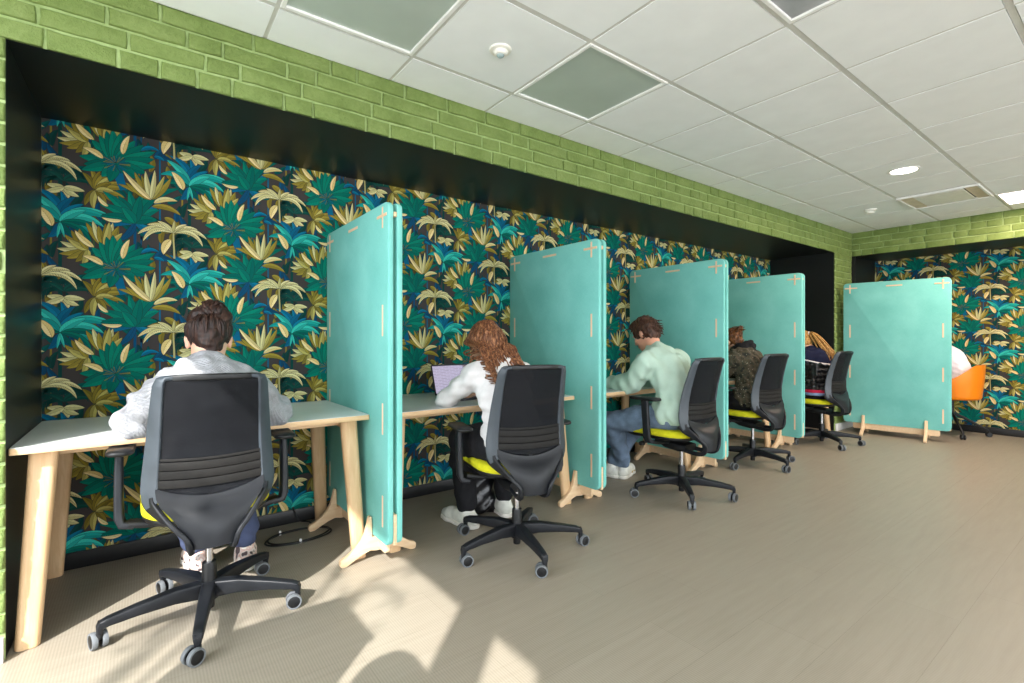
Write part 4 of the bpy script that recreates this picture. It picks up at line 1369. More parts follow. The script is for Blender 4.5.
def add_hand(F, w, d, n, side, curl=.5, k=.006):
    """wrist w, direction d, back-of-hand normal n, side -1 left / +1 right; five separate fingers"""
    d = V(d).normalized(); n = V(n); n = (n - d * n.dot(d)).normalized(); s = d.cross(n) * side   # s points to the little-finger side... thumb at -s
    w = V(w)
    M = np.array([[s.x, d.x, n.x], [s.y, d.y, n.y], [s.z, d.z, n.z]])
    F.ell(w + d * .048, (.040, .052, .016), M, .015)
    F.cone(w - d * .02, w + d * .02, .024, .026, .02)
    for i, (off, ln, r) in enumerate(((-.030, .072, .0088), (-.010, .080, .0090), (.011, .074, .0086), (.030, .058, .0078))):
        p = w + d * .088 + s * off - n * .001
        a = curl * (.8 + .15 * i)
        d1 = (d * math.cos(a * .5) - n * math.sin(a * .5) + s * off * 1.2).normalized(); d2 = (d * math.cos(a * 1.2) - n * math.sin(a * 1.2)).normalized(); d3 = (d * math.cos(a * 1.7) - n * math.sin(a * 1.7)).normalized()
        q = [p, p + d1 * ln * .46, p + d1 * ln * .46 + d2 * ln * .30, p + d1 * ln * .46 + d2 * ln * .30 + d3 * ln * .24]
        F.chain(q, [r * 1.05, r, r * .95, r * .85], k)
    p = w + d * .022 - s * .030
    t1 = (d * .75 - s * .62 - n * .2).normalized(); t2 = (d * .95 - s * .25 - n * .25).normalized()
    F.chain([p, p + t1 * .042, p + t1 * .042 + t2 * .034, p + t1 * .042 + t2 * .060], [.0135, .0115, .0105, .009], .008)

def torso(F, J, g, k=.05):
    """trunk from pelvis to shoulders, grown by g"""
    P, Wa, Ch, Nb = (np.array(J[x], float) for x in ('pelvis', 'waist', 'chest', 'neck'))
    ax = V(Ch - Wa).normalized(); side = V((J['shoulder'][1] if 'shoulder' in J else (1, 0, 0)))
    sl, sr = np.array(J['sl'], float), np.array(J['sr'], float)
    r = V(sr - sl).normalized(); f = V(Ch - Wa).normalized().cross(r); 
    f = (V((0, 0, 0)) - r.cross(V(Ch - Wa).normalized())) * -1
    u = V(Ch - Wa).normalized(); f = u.cross(r).normalized(); 
    M = np.array([[r.x, f.x, u.x], [r.y, f.y, u.y], [r.z, f.z, u.z]])
    w = J.get('w', 1.0)
    F.ell(P, ((.165 * w + g), .125 + g, .115 + g), None, k)
    F.ell(Wa, (.135 * w + g, .105 + g, .14 + g), M, k)
    F.ell(Ch, (.158 * w + g, .112 + g, .17 + g), M, k)
    F.ell((sl + sr) / 2 * .55 + Nb * .45 - np.array(u) * .03, (.15 * w + g, .085 + g, .085 + g), M, k)
    mid = (sl + sr) / 2 * .3 + Nb * .7
    for s in (sl, sr): F.cone(mid, s, .060 + g, .052 + g, k)
    return M

def limb_arm(F, s, e, w, g, k=.02, fat=1.0):
    s, e, w = (np.array(x, float) for x in (s, e, w))
    m = e + (w - e) * .3
    F.chain([s, s * .5 + e * .5, e], [.052 * fat + g, .046 * fat + g, .041 * fat + g], k)
    F.chain([e, m, w], [.041 * fat + g, .041 * fat + g, .027 * fat + g], k)

def limb_leg(F, h, kn, an, g, k=.03, fat=1.0):
    h, kn, an = (np.array(x, float) for x in (h, kn, an))
    F.chain([h, h * .5 + kn * .5, kn], [.088 * fat + g, .075 * fat + g, .057 * fat + g], k)
    F.chain([kn, kn * .65 + an * .35, an], [.055 * fat + g, .056 * fat + g, .036 * fat + g], k)

def foot(F, an, d, g=0, k=.02):
    an = V(an); d = V(d); d.z = 0; d.normalize()
    heel = V((an.x, an.y, .036)) - d * .045
    F.chain([heel, V((an.x, an.y, .046)) + d * .05, V((an.x, an.y, .030)) + d * .14, V((an.x, an.y, .026)) + d * .175], [.034 + g, .038 + g, .034 + g, .024 + g], k)
    F.cone(an, V((an.x, an.y, .05)), .036 + g, .036 + g, k)
    F.cut((0, 0, .004), (0, 0, -1))

def hair_locks(bm, curves, r0, seg=6, taper=.35):
    for c in curves:
        n = len(c); rr = [r0 * (1 - (1 - taper) * (i / (n - 1)) ** 1.6) * (.55 if i == 0 else 1) for i in range(n)]
        rr[-1] = r0 * .12
        tube(bm, c, rr, seg, True, 0, .7)

def person(label, loc, yaw, J, res=.0065, head_dir=(0, 1, -.2), head_up=(0, .15, 1), hands=(.5, .5), skinm=None, show_hands=True):
    """J: joint places in the seat's frame (facing +Y). Returns the body and the head's frame."""
    F = Field(res)
    torso(F, J, 0)
    Mh = basis(head_dir, head_up)
    add_head(F, J['head'], Mh, J['neck'])
    for s, a in ((-1, 'l'), (1, 'r')):
        limb_arm(F, J['s' + a], J['e' + a], J['w' + a], 0)
        d = J.get('hd' + a, V(J['w' + a]) - V(J['e' + a]))
        add_hand(F, J['w' + a], d, J.get('hn' + a, (0, 0, 1)), s, J.get('curl' + a, .55))
        limb_leg(F, J['h' + a], J['k' + a], J['a' + a], 0)
    F2 = F
    for a in 'lr':
        foot(F2, J['a' + a], J['f' + a])
    body = grow('person', F2, skinm or M_SKIN, None)
    body.location = loc; body.rotation_euler = (0, 0, R(-yaw))
    tag(body, label, 'person')
    for s in (-1, 1):
        bm = bmesh.new(); bmesh.ops.create_uvsphere(bm, u_segments=16, v_segments=10, radius=.0125)
        bmesh.ops.translate(bm, vec=at(J['head'], Mh, (s * .032, .077, .008)), verts=bm.verts[:])
        e = mk('eye', bm, M_EYE, body, 180)
        bm = bmesh.new(); bmesh.ops.create_uvsphere(bm, u_segments=12, v_segments=8, radius=.0062)
        bmesh.ops.translate(bm, vec=at(J['head'], Mh, (s * .032, .0845, .007)), verts=bm.verts[:])
        mk('iris', bm, M_IRIS, e, 180)
    return body, Mh

def top_garment(name, J, mat, body, g=.012, seed=1, amp=.0022, res=.0065, hem=None, cuff=.02, collar=True, loose=0, sleeves=True, fat=1.12):
    F = Field(res)
    torso(F, J, g)
    F.ell(np.array(J['pelvis'], float) + np.array((0, -.005, .03)), (.168 * J.get('w', 1) + g + .012, .135 + g + .008, .13 + g), None, .05)
    if sleeves:
        for a in 'lr':
            w = V(J['w' + a]); e = V(J['e' + a]); w2 = w - (w - e).normalized() * cuff
            limb_arm(F, J['s' + a], J['e' + a], w2, g * .8 + loose, .025, fat)
            F.cone(w2, w2 - (w - e).normalized() * .03, .030 + g * .6 + loose, .032 + g * .6 + loose, .012)
    if collar:
        nb = np.array(J['neck'], float); hd = np.array(J['head'], float); u = (hd - nb) / np.linalg.norm(hd - nb)
        F.cone(nb - u * .02, nb + u * .012, .066, .063, .02)
    F.noise = folds(seed, amp)
    F.cut(J.get('hem', (0, 0, .52)), J.get('hemn', (0, 0, -1)))
    return grow(name, F, mat, body)

def trousers(J, mat, body, g=.010, seed=2, amp=.002, res=.007, ankle_up=.05, fat=1.08):
    F = Field(res)
    F.ell(J['pelvis'], (.165 * J.get('w', 1) + g, .128 + g, .105 + g), None, .05)
    for a in 'lr':
        an = V(J['a' + a]) + (V(J['k' + a]) - V(J['a' + a])).normalized() * ankle_up
        limb_leg(F, J['h' + a], J['k' + a], an, g, .03, fat)
        F.cone(an, V(J['k' + a]).lerp(an, .8), .046 + g, .050 + g, .02)
    F.noise = folds(seed, amp, 7, 40, 110)
    return grow('trousers', F, mat, body)

def shoe(J, a, mat, body, strap=None, strapn=1, solem=None):
    an = V(J['a' + a]); d = V(J['f' + a]); d.z = 0; d.normalize()
    F = Field(.0045)
    heel = V((an.x, an.y, .045)) - d * .05
    F.chain([heel, V((an.x, an.y, .056)) + d * .04, V((an.x, an.y, .040)) + d * .14, V((an.x, an.y, .036)) + d * .19], [.042, .046, .041, .030], .025)
    F.cone(V((an.x, an.y, .05)) - d * .01, V((an.x, an.y, .098)) - d * .008, .046, .043, .025)
    F.cut((0, 0, .018), (0, 0, -1)); F.cut((0, 0, .112), (0, 0, 1))
    u = grow('shoe', F, mat, body)
    F = Field(.0045)
    z = .012
    F.chain([V((heel.x, heel.y, z)), V((an.x, an.y, z)) + d * .04, V((an.x, an.y, z)) + d * .14, V((an.x, an.y, z)) + d * .195], [.046, .047, .046, .033], .02)
    F.cut((0, 0, .001), (0, 0, -1)); F.cut((0, 0, .026), (0, 0, 1))
    grow('sole', F, solem or M_SOLE, u)
    if strap:
        sd = d.cross(V((0, 0, 1)))
        for q in range(strapn):
            o = .075 + .055 * q
            bm = bmesh.new(); pts = []
            for k in range(13):
                t = PI * k / 12; pts.append(V((an.x, an.y, .024)) + d * (o - .012 * math.sin(t)) + sd * (.0445 * math.cos(t)) + V((0, 0, (.066 - .10 * (o - .05)) * math.sin(t))))
            sweep(bm, pts, [d] * 13, .02, .006, .002, 2)
            mk('strap', bm, strap, u)
    return u

def skull_hair(J, Mh, mat, body, seed, extra=None, thick=.014, nape=.066, res=.005, amp=.0016, front=.07):
    c = J['head']
    F = Field(res)
    F.ell(at(c, Mh, (0, -.016, .034)), (.078 + thick, .098 + thick, .092 + thick), Mh, .02)
    F.ell(at(c, Mh, (0, -.055, -.02)), (nape + thick * .6, .052 + thick * .6, .07), Mh, .02)
    for q in (extra or []): F.ell(at(c, Mh, q[0]), q[1], Mh, .016)
    F.noise = folds(seed, amp, 8, 120, 260)
    # open towards the face
    n = Mh @ np.array((0, .80, -.60)); F.cut(at(c, Mh, (0, front, .02)), n)
    return grow('hair', F, mat, body)

def on_skull(c, Mh, th, ph, k=1.0, thick=.014):
    """point on the hair cap: th azimuth from the back (0) to the sides, ph height"""
    r = np.array((.078 + thick, .098 + thick, .092 + thick)) * k
    return V(at(c, Mh, (r[0] * math.cos(ph) * math.sin(th), -.016 - r[1] * math.cos(ph) * math.cos(th), .034 + r[2] * math.sin(ph))))

# ---- person 1: grey knit, messy bun
def LL(*a): return tuple(a)
J1 = dict(pelvis=(0, .035, .575), waist=(0, .03, .70), chest=(0, .035, .86), neck=(-.003, .095, 1.01), head=(.010, .165, 1.122), w=1.0,
          sl=(-.135, .065, .925), sr=(.145, .065, .925), el=(-.255, .145, .792), er=(.275, .145, .792), wl=(-.13, .37, .785), wr=(.13, .37, .785), curll=.4, curlr=.4,
          hl=(-.09, .06, .56), hr=(.09, .06, .56), kl=(-.10, .36, .53), kr=(.15, .35, .53), al=(-.01, .47, .10), ar=(.185, .40, .10), fl=(-.15, 1, 0), fr=(.15, 1, 0))
b1, H1 = person('bun-haired person in light grey knit seen from behind at the nearest desk', (.223, 2.39, 0), 1, J1, head_dir=(.0, 1, -.42), head_up=(0, .4, 1))
top_garment('knit_jumper', J1, M_KNIT, b1, g=.020, seed=4, amp=.0030, collar=False, loose=.006, fat=1.12)
F = Field(.006); nb = np.array(J1['neck']); u_ = np.array(J1['head']) - nb; u_ /= np.linalg.norm(u_)
F.cone(nb - u_ * .022, nb + u_ * .020, .100, .076, .03); F.noise = folds(8, .0012); F.cut(nb + u_ * .045, u_); grow('collar', F, M_KNIT, b1)
trousers(J1, M_DJEANS, b1, seed=3)
shoe(J1, 'l', M_SHOEP, b1, M_SHOED, 2); shoe(J1, 'r', M_SHOEP, b1, M_SHOED, 2)
h = skull_hair(J1, H1, M_HBROWN, b1, 5, [((.014, -.055, .118), (.058, .054, .054)), ((-.034, -.035, .096), (.045, .05, .045)), ((.042, -.07, .080), (.048, .045, .048))], thick=.003, nape=.050)
bm = bmesh.new(); rnd = random.Random(3); cs = []
for k in range(70):
    th = rnd.uniform(-1.9, 1.9); p = on_skull(J1['head'], H1, th, rnd.uniform(-1.15, -.45), .98, .005); q = on_skull(J1['head'], H1, th * .7, .35, 1.03, .006); e = V(at(J1['head'], H1, (.01 + rnd.uniform(-.05, .05), -.05 + rnd.uniform(-.04, .05), .125 + rnd.uniform(-.02, .035))))
    cs.append(catmull([p, p.lerp(q, .5) + (p.lerp(q, .5) - V(at(J1['head'], H1, (0, -.016, .034)))).normalized() * .012, q, e], 5))
for k in range(34):
    a0 = rnd.uniform(0, 6.3); c0 = V(at(J1['head'], H1, (.014, -.055, .118))); r_ = rnd.uniform(.046, .070); tl = V((rnd.gauss(0, .8), rnd.gauss(0, .8), .8)).normalized()
    ax1 = tl.cross(V((1, .2, 0))).normalized(); ax2 = tl.cross(ax1)
    cs.append([c0 + tl * rnd.uniform(-.012, .012) + (ax1 * math.cos(a0 + t) + ax2 * math.sin(a0 + t) * .9) * (r_ - .004 * t) for t in np.linspace(0, rnd.uniform(1.5, 3.6), 12)])
for k in range(16):
    th = rnd.uniform(.2, 1.7) * rnd.choice((-1, 1)); p = on_skull(J1['head'], H1, th, rnd.uniform(-.1, .9), 1.0, .005); dd = (p - V(J1['head'])).normalized()
    cs.append([p, p + dd * .014 + V((0, 0, .006)), p + dd * .034 + V((rnd.uniform(-.012, .012), 0, -.004))])
hair_locks(bm, cs[:70], .0068); hair_locks(bm, cs[70:104], .0095); hair_locks(bm, cs[104:], .0016)
mk('hair_strands', bm, M_HBROWN, h, 180)
bm = bmesh.new(); c0 = V(at(J1['head'], H1, (.016, -.072, .112)))
for k in range(7):
    a0 = .9 * k; ax = V((rnd.gauss(.1, .25), -.75 + rnd.gauss(0, .2), .55 + rnd.gauss(0, .25))).normalized(); e1 = ax.cross(V((1, 0, .2))).normalized(); e2 = ax.cross(e1)
    n = 18; rr = rnd.uniform(.026, .046)
    pts = [c0 + ax * (-.012 + .007 * k * .7 + .010 * i / n) + (e1 * math.cos(a0 + i * .27) + e2 * math.sin(a0 + i * .27)) * (rr + .006 * math.sin(i * .9 + k)) for i in range(n)]
    tube(bm, pts, [.0145 * (.35 + .65 * math.sin(PI * (i + .5) / n) ** .6) for i in range(n)], 8, True, 0, .75)
mk('hair_bun', bm, M_HBROWN, h, 180)

# ---- person 2: white top, long wavy chestnut hair
J2 = dict(pelvis=(0, .035, .575), waist=(-.005, .045, .70), chest=(-.015, .115, .845), neck=(-.02, .235, .985), head=(-.02, .325, 1.09), w=.95,
          sl=(-.155, .195, .93), sr=(.140, .185, .93), el=(-.262, .345, .788), er=(.205, .37, .80), wl=(-.10, .56, .785), wr=(.075, .545, .785), curll=.5, curlr=.6,
          hl=(-.09, .06, .56), hr=(.09, .06, .56), kl=(-.15, .36, .535), kr=(.17, .40, .53), al=(-.095, .43, .10), ar=(.20, .49, .10), fl=(-.3, 1, 0), fr=(.1, 1, 0))
b2, H2 = person('person with long wavy chestnut hair and white top leaning over a laptop', (1.628, 2.127, 0), 6, J2, head_dir=(-.05, 1, -.62), head_up=(0, .5, 1), res=.006)
top_garment('white_top', J2, M_WHITEKNIT, b2, g=.014, seed=6, amp=.0024, fat=1.06)
trousers(J2, M_BLACKCLOTH, b2, seed=9, fat=1.15, g=.014)
shoe(J2, 'l', M_SHOEW, b2); shoe(J2, 'r', M_SHOEW, b2)
h = skull_hair(J2, H2, M_HCHEST, b2, 12, [((0, -.07, -.02), (.09, .06, .09))], thick=.016)
bm = bmesh.new(); rnd = random.Random(5); cs = []
for k in range(190):
    th = rnd.uniform(-2.1, 2.1); p0 = on_skull(J2['head'], H2, th * .35, rnd.uniform(.9, 1.35)); p1 = on_skull(J2['head'], H2, th, rnd.uniform(.0, .5), 1.04)
    ln = rnd.uniform(.18, .30) * (1 - .12 * abs(th)) * (1.3 if th < -.9 else 1); out = V((p1 - V(J2['head']))); out.z = 0; out.normalize()
    ph, am = rnd.uniform(0, 6.3), rnd.uniform(.009, .019); sp = rnd.uniform(.0, .05)
    pts = [p0, p0.lerp(p1, .5) + (p0.lerp(p1, .5) - V(J2['head'])).normalized() * .018, p1]
    sx = V((out.y, -out.x, 0))
    for i in range(1, 10):
        t = i / 9
        pts.append(p1 + V((0, 0, -ln * t)) + out * (.012 + sp * t * (1 if abs(th) < 1.2 else .5)) + V((0, -.045 * t * (1 if abs(th) < 1.5 else .3), 0)) + sx * am * math.sin(ph + 7.5 * t) * (.4 + t) + out * am * .7 * math.cos(ph + 7.5 * t))
    pts2 = []
    for p in pts:
        if p.z < 1.10: p = V((p.x, min(p.y, .205 - (1.10 - p.z) * 1.02 - rnd.uniform(0, .015)) if abs(p.x + .02) < .12 else p.y, p.z))
        pts2.append(p)
    cs.append(catmull(pts2, 2))
hair_locks(bm, cs, .0080, 6)
mk('hair_strands', bm, M_HCHEST, h, 180)

# ---- person 3: mint sweatshirt, jeans, short brown hair
J3 = dict(pelvis=(0, .035, .575), waist=(0, .03, .70), chest=(.0, .095, .87), neck=(.025, .255, 1.035), head=(.045, .365, 1.165), w=1.08,
          sl=(-.185, .175, .955), sr=(.185, .17, .965), el=(-.205, .30, .795), er=(.22, .33, .795), wl=(-.20, .52, .785), wr=(.10, .55, .785), curll=.5, curlr=.5,
          hl=(-.095, .06, .56), hr=(.095, .06, .56), kl=(-.27, .43, .50), kr=(.10, .43, .53), al=(.0, .55, .10), ar=(-.075, .63, .10), fl=(.75, .35, 0), fr=(-.1, 1, 0))
b3, H3 = person('short-haired person in a mint green sweatshirt and jeans bent over the desk', (3.151, 2.135, 0), 2, J3, head_dir=(-.12, 1, -.55), head_up=(0, .45, 1), res=.006, skinm=M_SKIN2)
top_garment('mint_sweatshirt', J3, M_MINT, b3, g=.018, seed=16, amp=.0030, loose=.010, fat=1.12)
trousers(J3, M_JEANS, b3, seed=19, fat=1.1, g=.012)
shoe(J3, 'l', M_SHOEW, b3, M_GOLD, 2); shoe(J3, 'r', M_SHOEW, b3, M_GOLD, 2)
h = skull_hair(J3, H3, M_HMAN, b3, 22, [((0, .04, .105), (.07, .06, .04)), ((0, -.03, .10), (.075, .07, .05))], thick=.012, front=.085)
bm = bmesh.new(); rnd = random.Random(9); cs = []
for k in range(230):
    th = rnd.uniform(-2.6, 2.6); ph = rnd.uniform(-.55, 1.4)
    if abs(th) > 1.5 and ph < .25: continue
    p = on_skull(J3['head'], H3, th, ph, .98, .012); nrm = (p - V(at(J3['head'], H3, (0, -.016, .03)))).normalized()
    dn = V(at((0, 0, 0), H3, (0, .5 if ph > .6 else 0, -.6))); dn = dn + V((rnd.gauss(0, .35), rnd.gauss(0, .35), rnd.gauss(0, .2)))
    L_ = .03 + (.028 if ph > .5 else 0)
    cs.append([p, p + nrm * .012 + dn * L_ * .3, p + nrm * (.016 + .010 * (ph > .6)) + dn * L_ * .8, p + nrm * .012 + dn * L_ * 1.2])
hair_locks(bm, cs, .0066, 5)
mk('hair_strands', bm, M_HMAN, h, 180)

# ---- person 4: speckled jacket, black hood, auburn hair tied up
J4 = dict(pelvis=(.05, .035, .575), waist=(.07, .035, .70), chest=(.10, .075, .855), neck=(.135, .205, .995), head=(.150, .315, 1.095), w=1.0,
          sl=(-.055, .165, .925), sr=(.265, .15, .93), el=(-.12, .30, .795), er=(.31, .31, .795), wl=(-.02, .50, .785), wr=(.22, .52, .785),
          hl=(-.05, .06, .56), hr=(.14, .06, .56), kl=(-.10, .38, .53), kr=(.18, .38, .53), al=(-.06, .46, .10), ar=(.17, .46, .10), fl=(0, 1, 0), fr=(0, 1, 0))
b4, H4 = person('auburn-haired person in a speckled olive jacket, face hidden by the felt screen', (4.466, 2.282, 0), 4, J4, head_dir=(-.15, 1, -.75), head_up=(0, .6, 1), skinm=M_SKIN2)
top_garment('jacket', J4, M_SPECK, b4, g=.022, seed=26, amp=.0032, loose=.010, collar=False)
F = Field(.007); nb = V(J4['neck'])
for k in range(10):
    a, a2 = 2 * PI * k / 10, 2 * PI * (k + 1) / 10
    F.cone(nb + V((.075 * math.cos(a), .06 * math.sin(a) - .02, .045 - .035 * math.sin(a))), nb + V((.075 * math.cos(a2), .06 * math.sin(a2) - .02, .045 - .035 * math.sin(a2))), .042, .042, .02)
F.ell(nb + V((.01, -.075, .02)), (.105, .06, .085), None, .03); F.noise = folds(31, .003)
grow('hood', F, M_BLACKCLOTH, b4)
trousers(J4, M_BLACKCLOTH, b4, seed=29); shoe(J4, 'l', M_SHOEW, b4); shoe(J4, 'r', M_SHOEW, b4)
h = skull_hair(J4, H4, M_HRED, b4, 32, [((.01, -.11, .055), (.042, .05, .036)), ((.0, -.145, .06), (.025, .04, .022))], thick=.012)
bm = bmesh.new(); rnd = random.Random(13); cs = []
for k in range(60):
    th = rnd.uniform(-2, 2); p = on_skull(J4['head'], H4, th, rnd.uniform(-.6, 1.0)); e = V(at(J4['head'], H4, (rnd.uniform(-.02, .04), -.12 + rnd.uniform(-.05, .02), .06 + rnd.uniform(-.02, .025))))
    m = p.lerp(e, .5); m = m + (m - V(J4['head'])).normalized() * .014
    cs.append(catmull([p, m, e, e + V((rnd.uniform(-.02, .03), rnd.uniform(-.05, .0), rnd.uniform(-.015, .02)))], 4))
hair_locks(bm, cs, .006, 5); mk('hair_strands', bm, M_HRED, h, 180)

# ---- person 5: blond ponytail, navy top, black leather jacket slipped off the shoulders
J5 = dict(pelvis=(.02, .035, .575), waist=(.03, .03, .70), chest=(.05, .045, .85), neck=(.065, .15, .985), head=(.062, .25, 1.09), w=.95,
          sl=(-.085, .12, .935), sr=(.215, .11, .935), el=(-.15, .28, .795), er=(.26, .29, .795), wl=(-.02, .48, .785), wr=(.19, .50, .785),
          hl=(-.07, .06, .56), hr=(.11, .06, .56), kl=(-.10, .38, .53), kr=(.15, .38, .53), al=(-.06, .46, .10), ar=(.14, .46, .10), fl=(0, 1, 0), fr=(0, 1, 0))
b5, H5 = person('blond person with a long ponytail in black leather jacket at the farthest desk', (5.906, 2.262, 0), 4, J5, head_dir=(-.12, 1, -.65), head_up=(0, .55, 1))
J5n = dict(J5); J5n['hem'] = (0, 0, .74)
top_garment('navy_top', J5n, M_NAVY, b5, g=.011, seed=36, amp=.0016)
J5b = dict(J5); J5b['hem'] = (0, 0, .60)
F = Field(.006)
torso(F, J5, .028)
for a in 'lr': limb_arm(F, V(J5['s' + a]).lerp(V(J5['e' + a]), .35), J5['e' + a], J5['w' + a], .016, .025, 1.15)
F.noise = folds(37, .004, 9, 60, 140); F.cut((0, 0, .58), (0, 0, -1)); F.cut((0, .0, .885), (0, -.25, 1))
grow('leather_jacket', F, M_LEATHER, b5)
F = Field(.006); torso(F, J5, .034); F.cut((0, 0, .885), (0, -.25, 1)); F.cut((0, 0, .872), (0, .25, -1)); grow('white_piping', F, M_SHIRT, b5)
for nm, zz, col in (('red_hem', .575, (196, 40, 72)), ('blue_hem', .545, (140, 160, 206))):
    F = Field(.006); F.ell(J5['pelvis'], (.205, .172, .15), None, .02); F.cut((0, 0, zz + .012), (0, 0, 1)); F.cut((0, 0, zz - .02), (0, 0, -1))
    grow('shirt_hem', F, fabric(nm, col, .9), b5)['label'] = nm.replace('_hem', '') + ' shirt hem'
trousers(J5, M_BLACKCLOTH, b5, seed=39); shoe(J5, 'l', M_SHOEW, b5); shoe(J5, 'r', M_SHOEW, b5)
h = skull_hair(J5, H5, M_HBLOND, b5, 42, [((0, -.10, .03), (.035, .03, .035))], thick=.010)
bm = bmesh.new(); rnd = random.Random(17); cs = []
tie = V(at(J5['head'], H5, (0, -.125, .035)))
for k in range(70):
    th = rnd.uniform(-2, 2); p = on_skull(J5['head'], H5, th, rnd.uniform(-.6, 1.2)); m = p.lerp(tie, .5); m = m + (m - V(J5['head'])).normalized() * .012
    cs.append(catmull([p, m, tie + V((rnd.gauss(0, .008), 0, rnd.gauss(0, .008)))], 4))
for k in range(110):
    o_ = V((rnd.gauss(0, .026), rnd.gauss(0, .016), rnd.gauss(0, .01))); L_ = rnd.uniform(.27, .37)
    pts = [tie, tie + V((.0, -.03, .012)) + o_ * .5, tie + V((.01, -.065, -.03)) + o_]
    for i in range(1, 7):
        t = i / 6; pts.append(tie + V((.014 + .02 * t, -.072 - .20 * min(t, .65), -.035 - L_ * t * .95)) + o_ * (1 + .35 * math.sin(t * 3)) + V((.006 * math.sin(9 * t + k), 0, 0)))
    cs.append(catmull(pts, 2))
hair_locks(bm, cs, .0062, 5); mk('hair_strands', bm, M_HBLOND, h, 180)
bm = bmesh.new(); pts = [tie + V((.024 * math.cos(a), -.006 + .010 * math.sin(a), .022 * math.sin(a))) for a in np.linspace(0, 2 * PI, 17)]
tube(bm, pts, .007, 8); mk('hair_tie', bm, M_SHIRT, h, 180)

# ---- person 6: only the bent white back shows above the orange chair
J6 = dict(pelvis=(0, -.03, .585), waist=(0, -.035, .72), chest=(0, .05, .88), neck=(0, .20, 1.035), head=(0, .31, 1.13), w=1.05,
          sl=(-.165, .16, .95), sr=(.165, .16, .95), el=(-.22, .34, .80), er=(.22, .34, .80), wl=(-.06, .52, .79), wr=(.08, .53, .79),
          hl=(-.09, -.02, .57), hr=(.09, -.02, .57), kl=(-.10, .38, .53), kr=(.12, .38, .53), al=(-.08, .44, .10), ar=(.12, .44, .10), fl=(0, 1, 0), fr=(0, 1, 0))
b6, H6 = person('person in a white shirt bent forward in the orange tub chair, mostly hidden', (7.66, 1.49, 0), 0, J6, head_dir=(0, 1, -.6), head_up=(0, .5, 1))
top_garment('white_shirt', J6, M_SHIRT, b6, g=.020, seed=46, amp=.0028, loose=.008)
trousers(J6, M_DJEANS, b6, seed=49); shoe(J6, 'l', M_SHOEW, b6); shoe(J6, 'r', M_SHOEW, b6)
h = skull_hair(J6, H6, M_HBROWN, b6, 52, None, thick=.014)

# ------------------------------------------------------------------ black leather bag on the floor by person 2
o = empty('handbag', (1.765, 2.70, 0), R(-12)); tag(o, 'black leather bag standing under the desk by the white sneakers', 'bag')
F = Field(.006)
F.ell((0, 0, .12), (.105, .06, .13), None, .03); F.cone((-.07, 0, .05), (.07, 0, .05), .05, .05, .04); F.cone((-.06, 0, .22), (.06, 0, .22), .028, .028, .06)
F.noise = folds(61, .0035, 8, 30, 90); F.cut((0, 0, .002), (0, 0, -1)); F.cut((0, 0, .265), (0, 0, 1))
grow('pouch', F, M_LEATHER, o)
for s in (-1, 1):
    bm = bmesh.new(); pts = [(-.06, s * .03, .235), (-.055, s * .036, .29), (-.03, s * .034, .325), (.03, s * .034, .325), (.055, s * .036, .29), (.06, s * .03, .235)]
    tube(bm, catmull(pts, 4), .006, 8); mk('handle', bm, M_LEATHER, o, 60)
# ------------------------------------------------------------------ by the window, out of frame: what shades the floor
M_CAB = plain('white_laminate_cabinet', (226, 226, 222), .5, var=.02)
bm = bmesh.new()
box2(bm, (-.86, .80, .06), (-.372, 1.165, 1.2), .004); box2(bm, (-.84, .83, 0), (-.40, 1.14, .06)); box2(bm, (-.87, .79, 1.2), (-.366, 1.168, 1.222), .003)
mk('shadow_cabinet', bm, M_CAB, kind='structure')  # unseen cabinet, added for its straight-edged shadow on the floor
bm = bmesh.new()
ol = [(.40, 0), (.82, 0), (.82, .90)] + [(.61 + .21 * math.cos(R(a)), .97 + .21 * math.sin(R(a))) for a in range(0, 181, 12)] + [(.40, .90)]
prism(bm, ol, 'x', -.30, -.25, 0, .006); box2(bm, (-.60, .42, .38), (-.30, .80, .46), .02); box2(bm, (-.58, .44, 0), (-.54, .48, .38)); box2(bm, (-.58, .74, 0), (-.54, .78, .38))
mk('shadow_seat_back', bm, M_BLACKCLOTH, kind='structure')  # unseen round-topped seat back, added for its curved floor shadow
# a tree outside the window
M_LEAF = plain('tree_leaf', (70, 104, 48), .6); M_BARK = plain('bark', (88, 72, 58), .9)
bm = bmesh.new(); rnd = random.Random(23)
base = V((-4.6, -2.9, 0)); tube(bm, [base, base + V((.1, .1, 1.4)), base + V((.25, .3, 2.8)), base + V((.5, .6, 4.2))], [.13, .11, .08, .04], 10)
tips = []
for (tx, ty, tz) in ((-1.95, -.40, 3.18), (-2.15, -.62, 3.36), (-2.02, -.22, 3.30), (-1.86, -.36, 2.95), (-2.35, .30, 3.42), (-2.30, .05, 3.30)):
    st = base + V((.2, .22, 2.4)); e = V((tx, ty, tz)); m = st.lerp(e, .5) + V((0, 0, .25))
    c = catmull([st, m, e], 8); tube(bm, c, [.04 * (1 - .85 * i / (len(c) - 1)) for i in range(len(c))], 7)
    tips.append(e)
    for k in range(8):
        p = c[int(len(c) * rnd.uniform(.7, .99))]; q = p + V((rnd.gauss(0, .13), rnd.gauss(0, .13), rnd.gauss(-.03, .10)))
        tube(bm, [p, p.lerp(q, .5) + V((0, 0, .03)), q], [.008, .006, .002], 5)
        for j in range(7):
            a = p.lerp(q, rnd.uniform(.3, 1)); dd = V((rnd.gauss(0, 1), rnd.gauss(0, 1), rnd.gauss(0, .6))).normalized(); L_ = rnd.uniform(.05, .09); sd = dd.cross(V((rnd.random(), rnd.random(), 1))).normalized() * L_ * .28
            vs = [bm.verts.new(x) for x in (a, a + dd * L_ * .5 + sd, a + dd * L_, a + dd * L_ * .5 - sd)]
            bm.faces.new(vs).material_index = 1
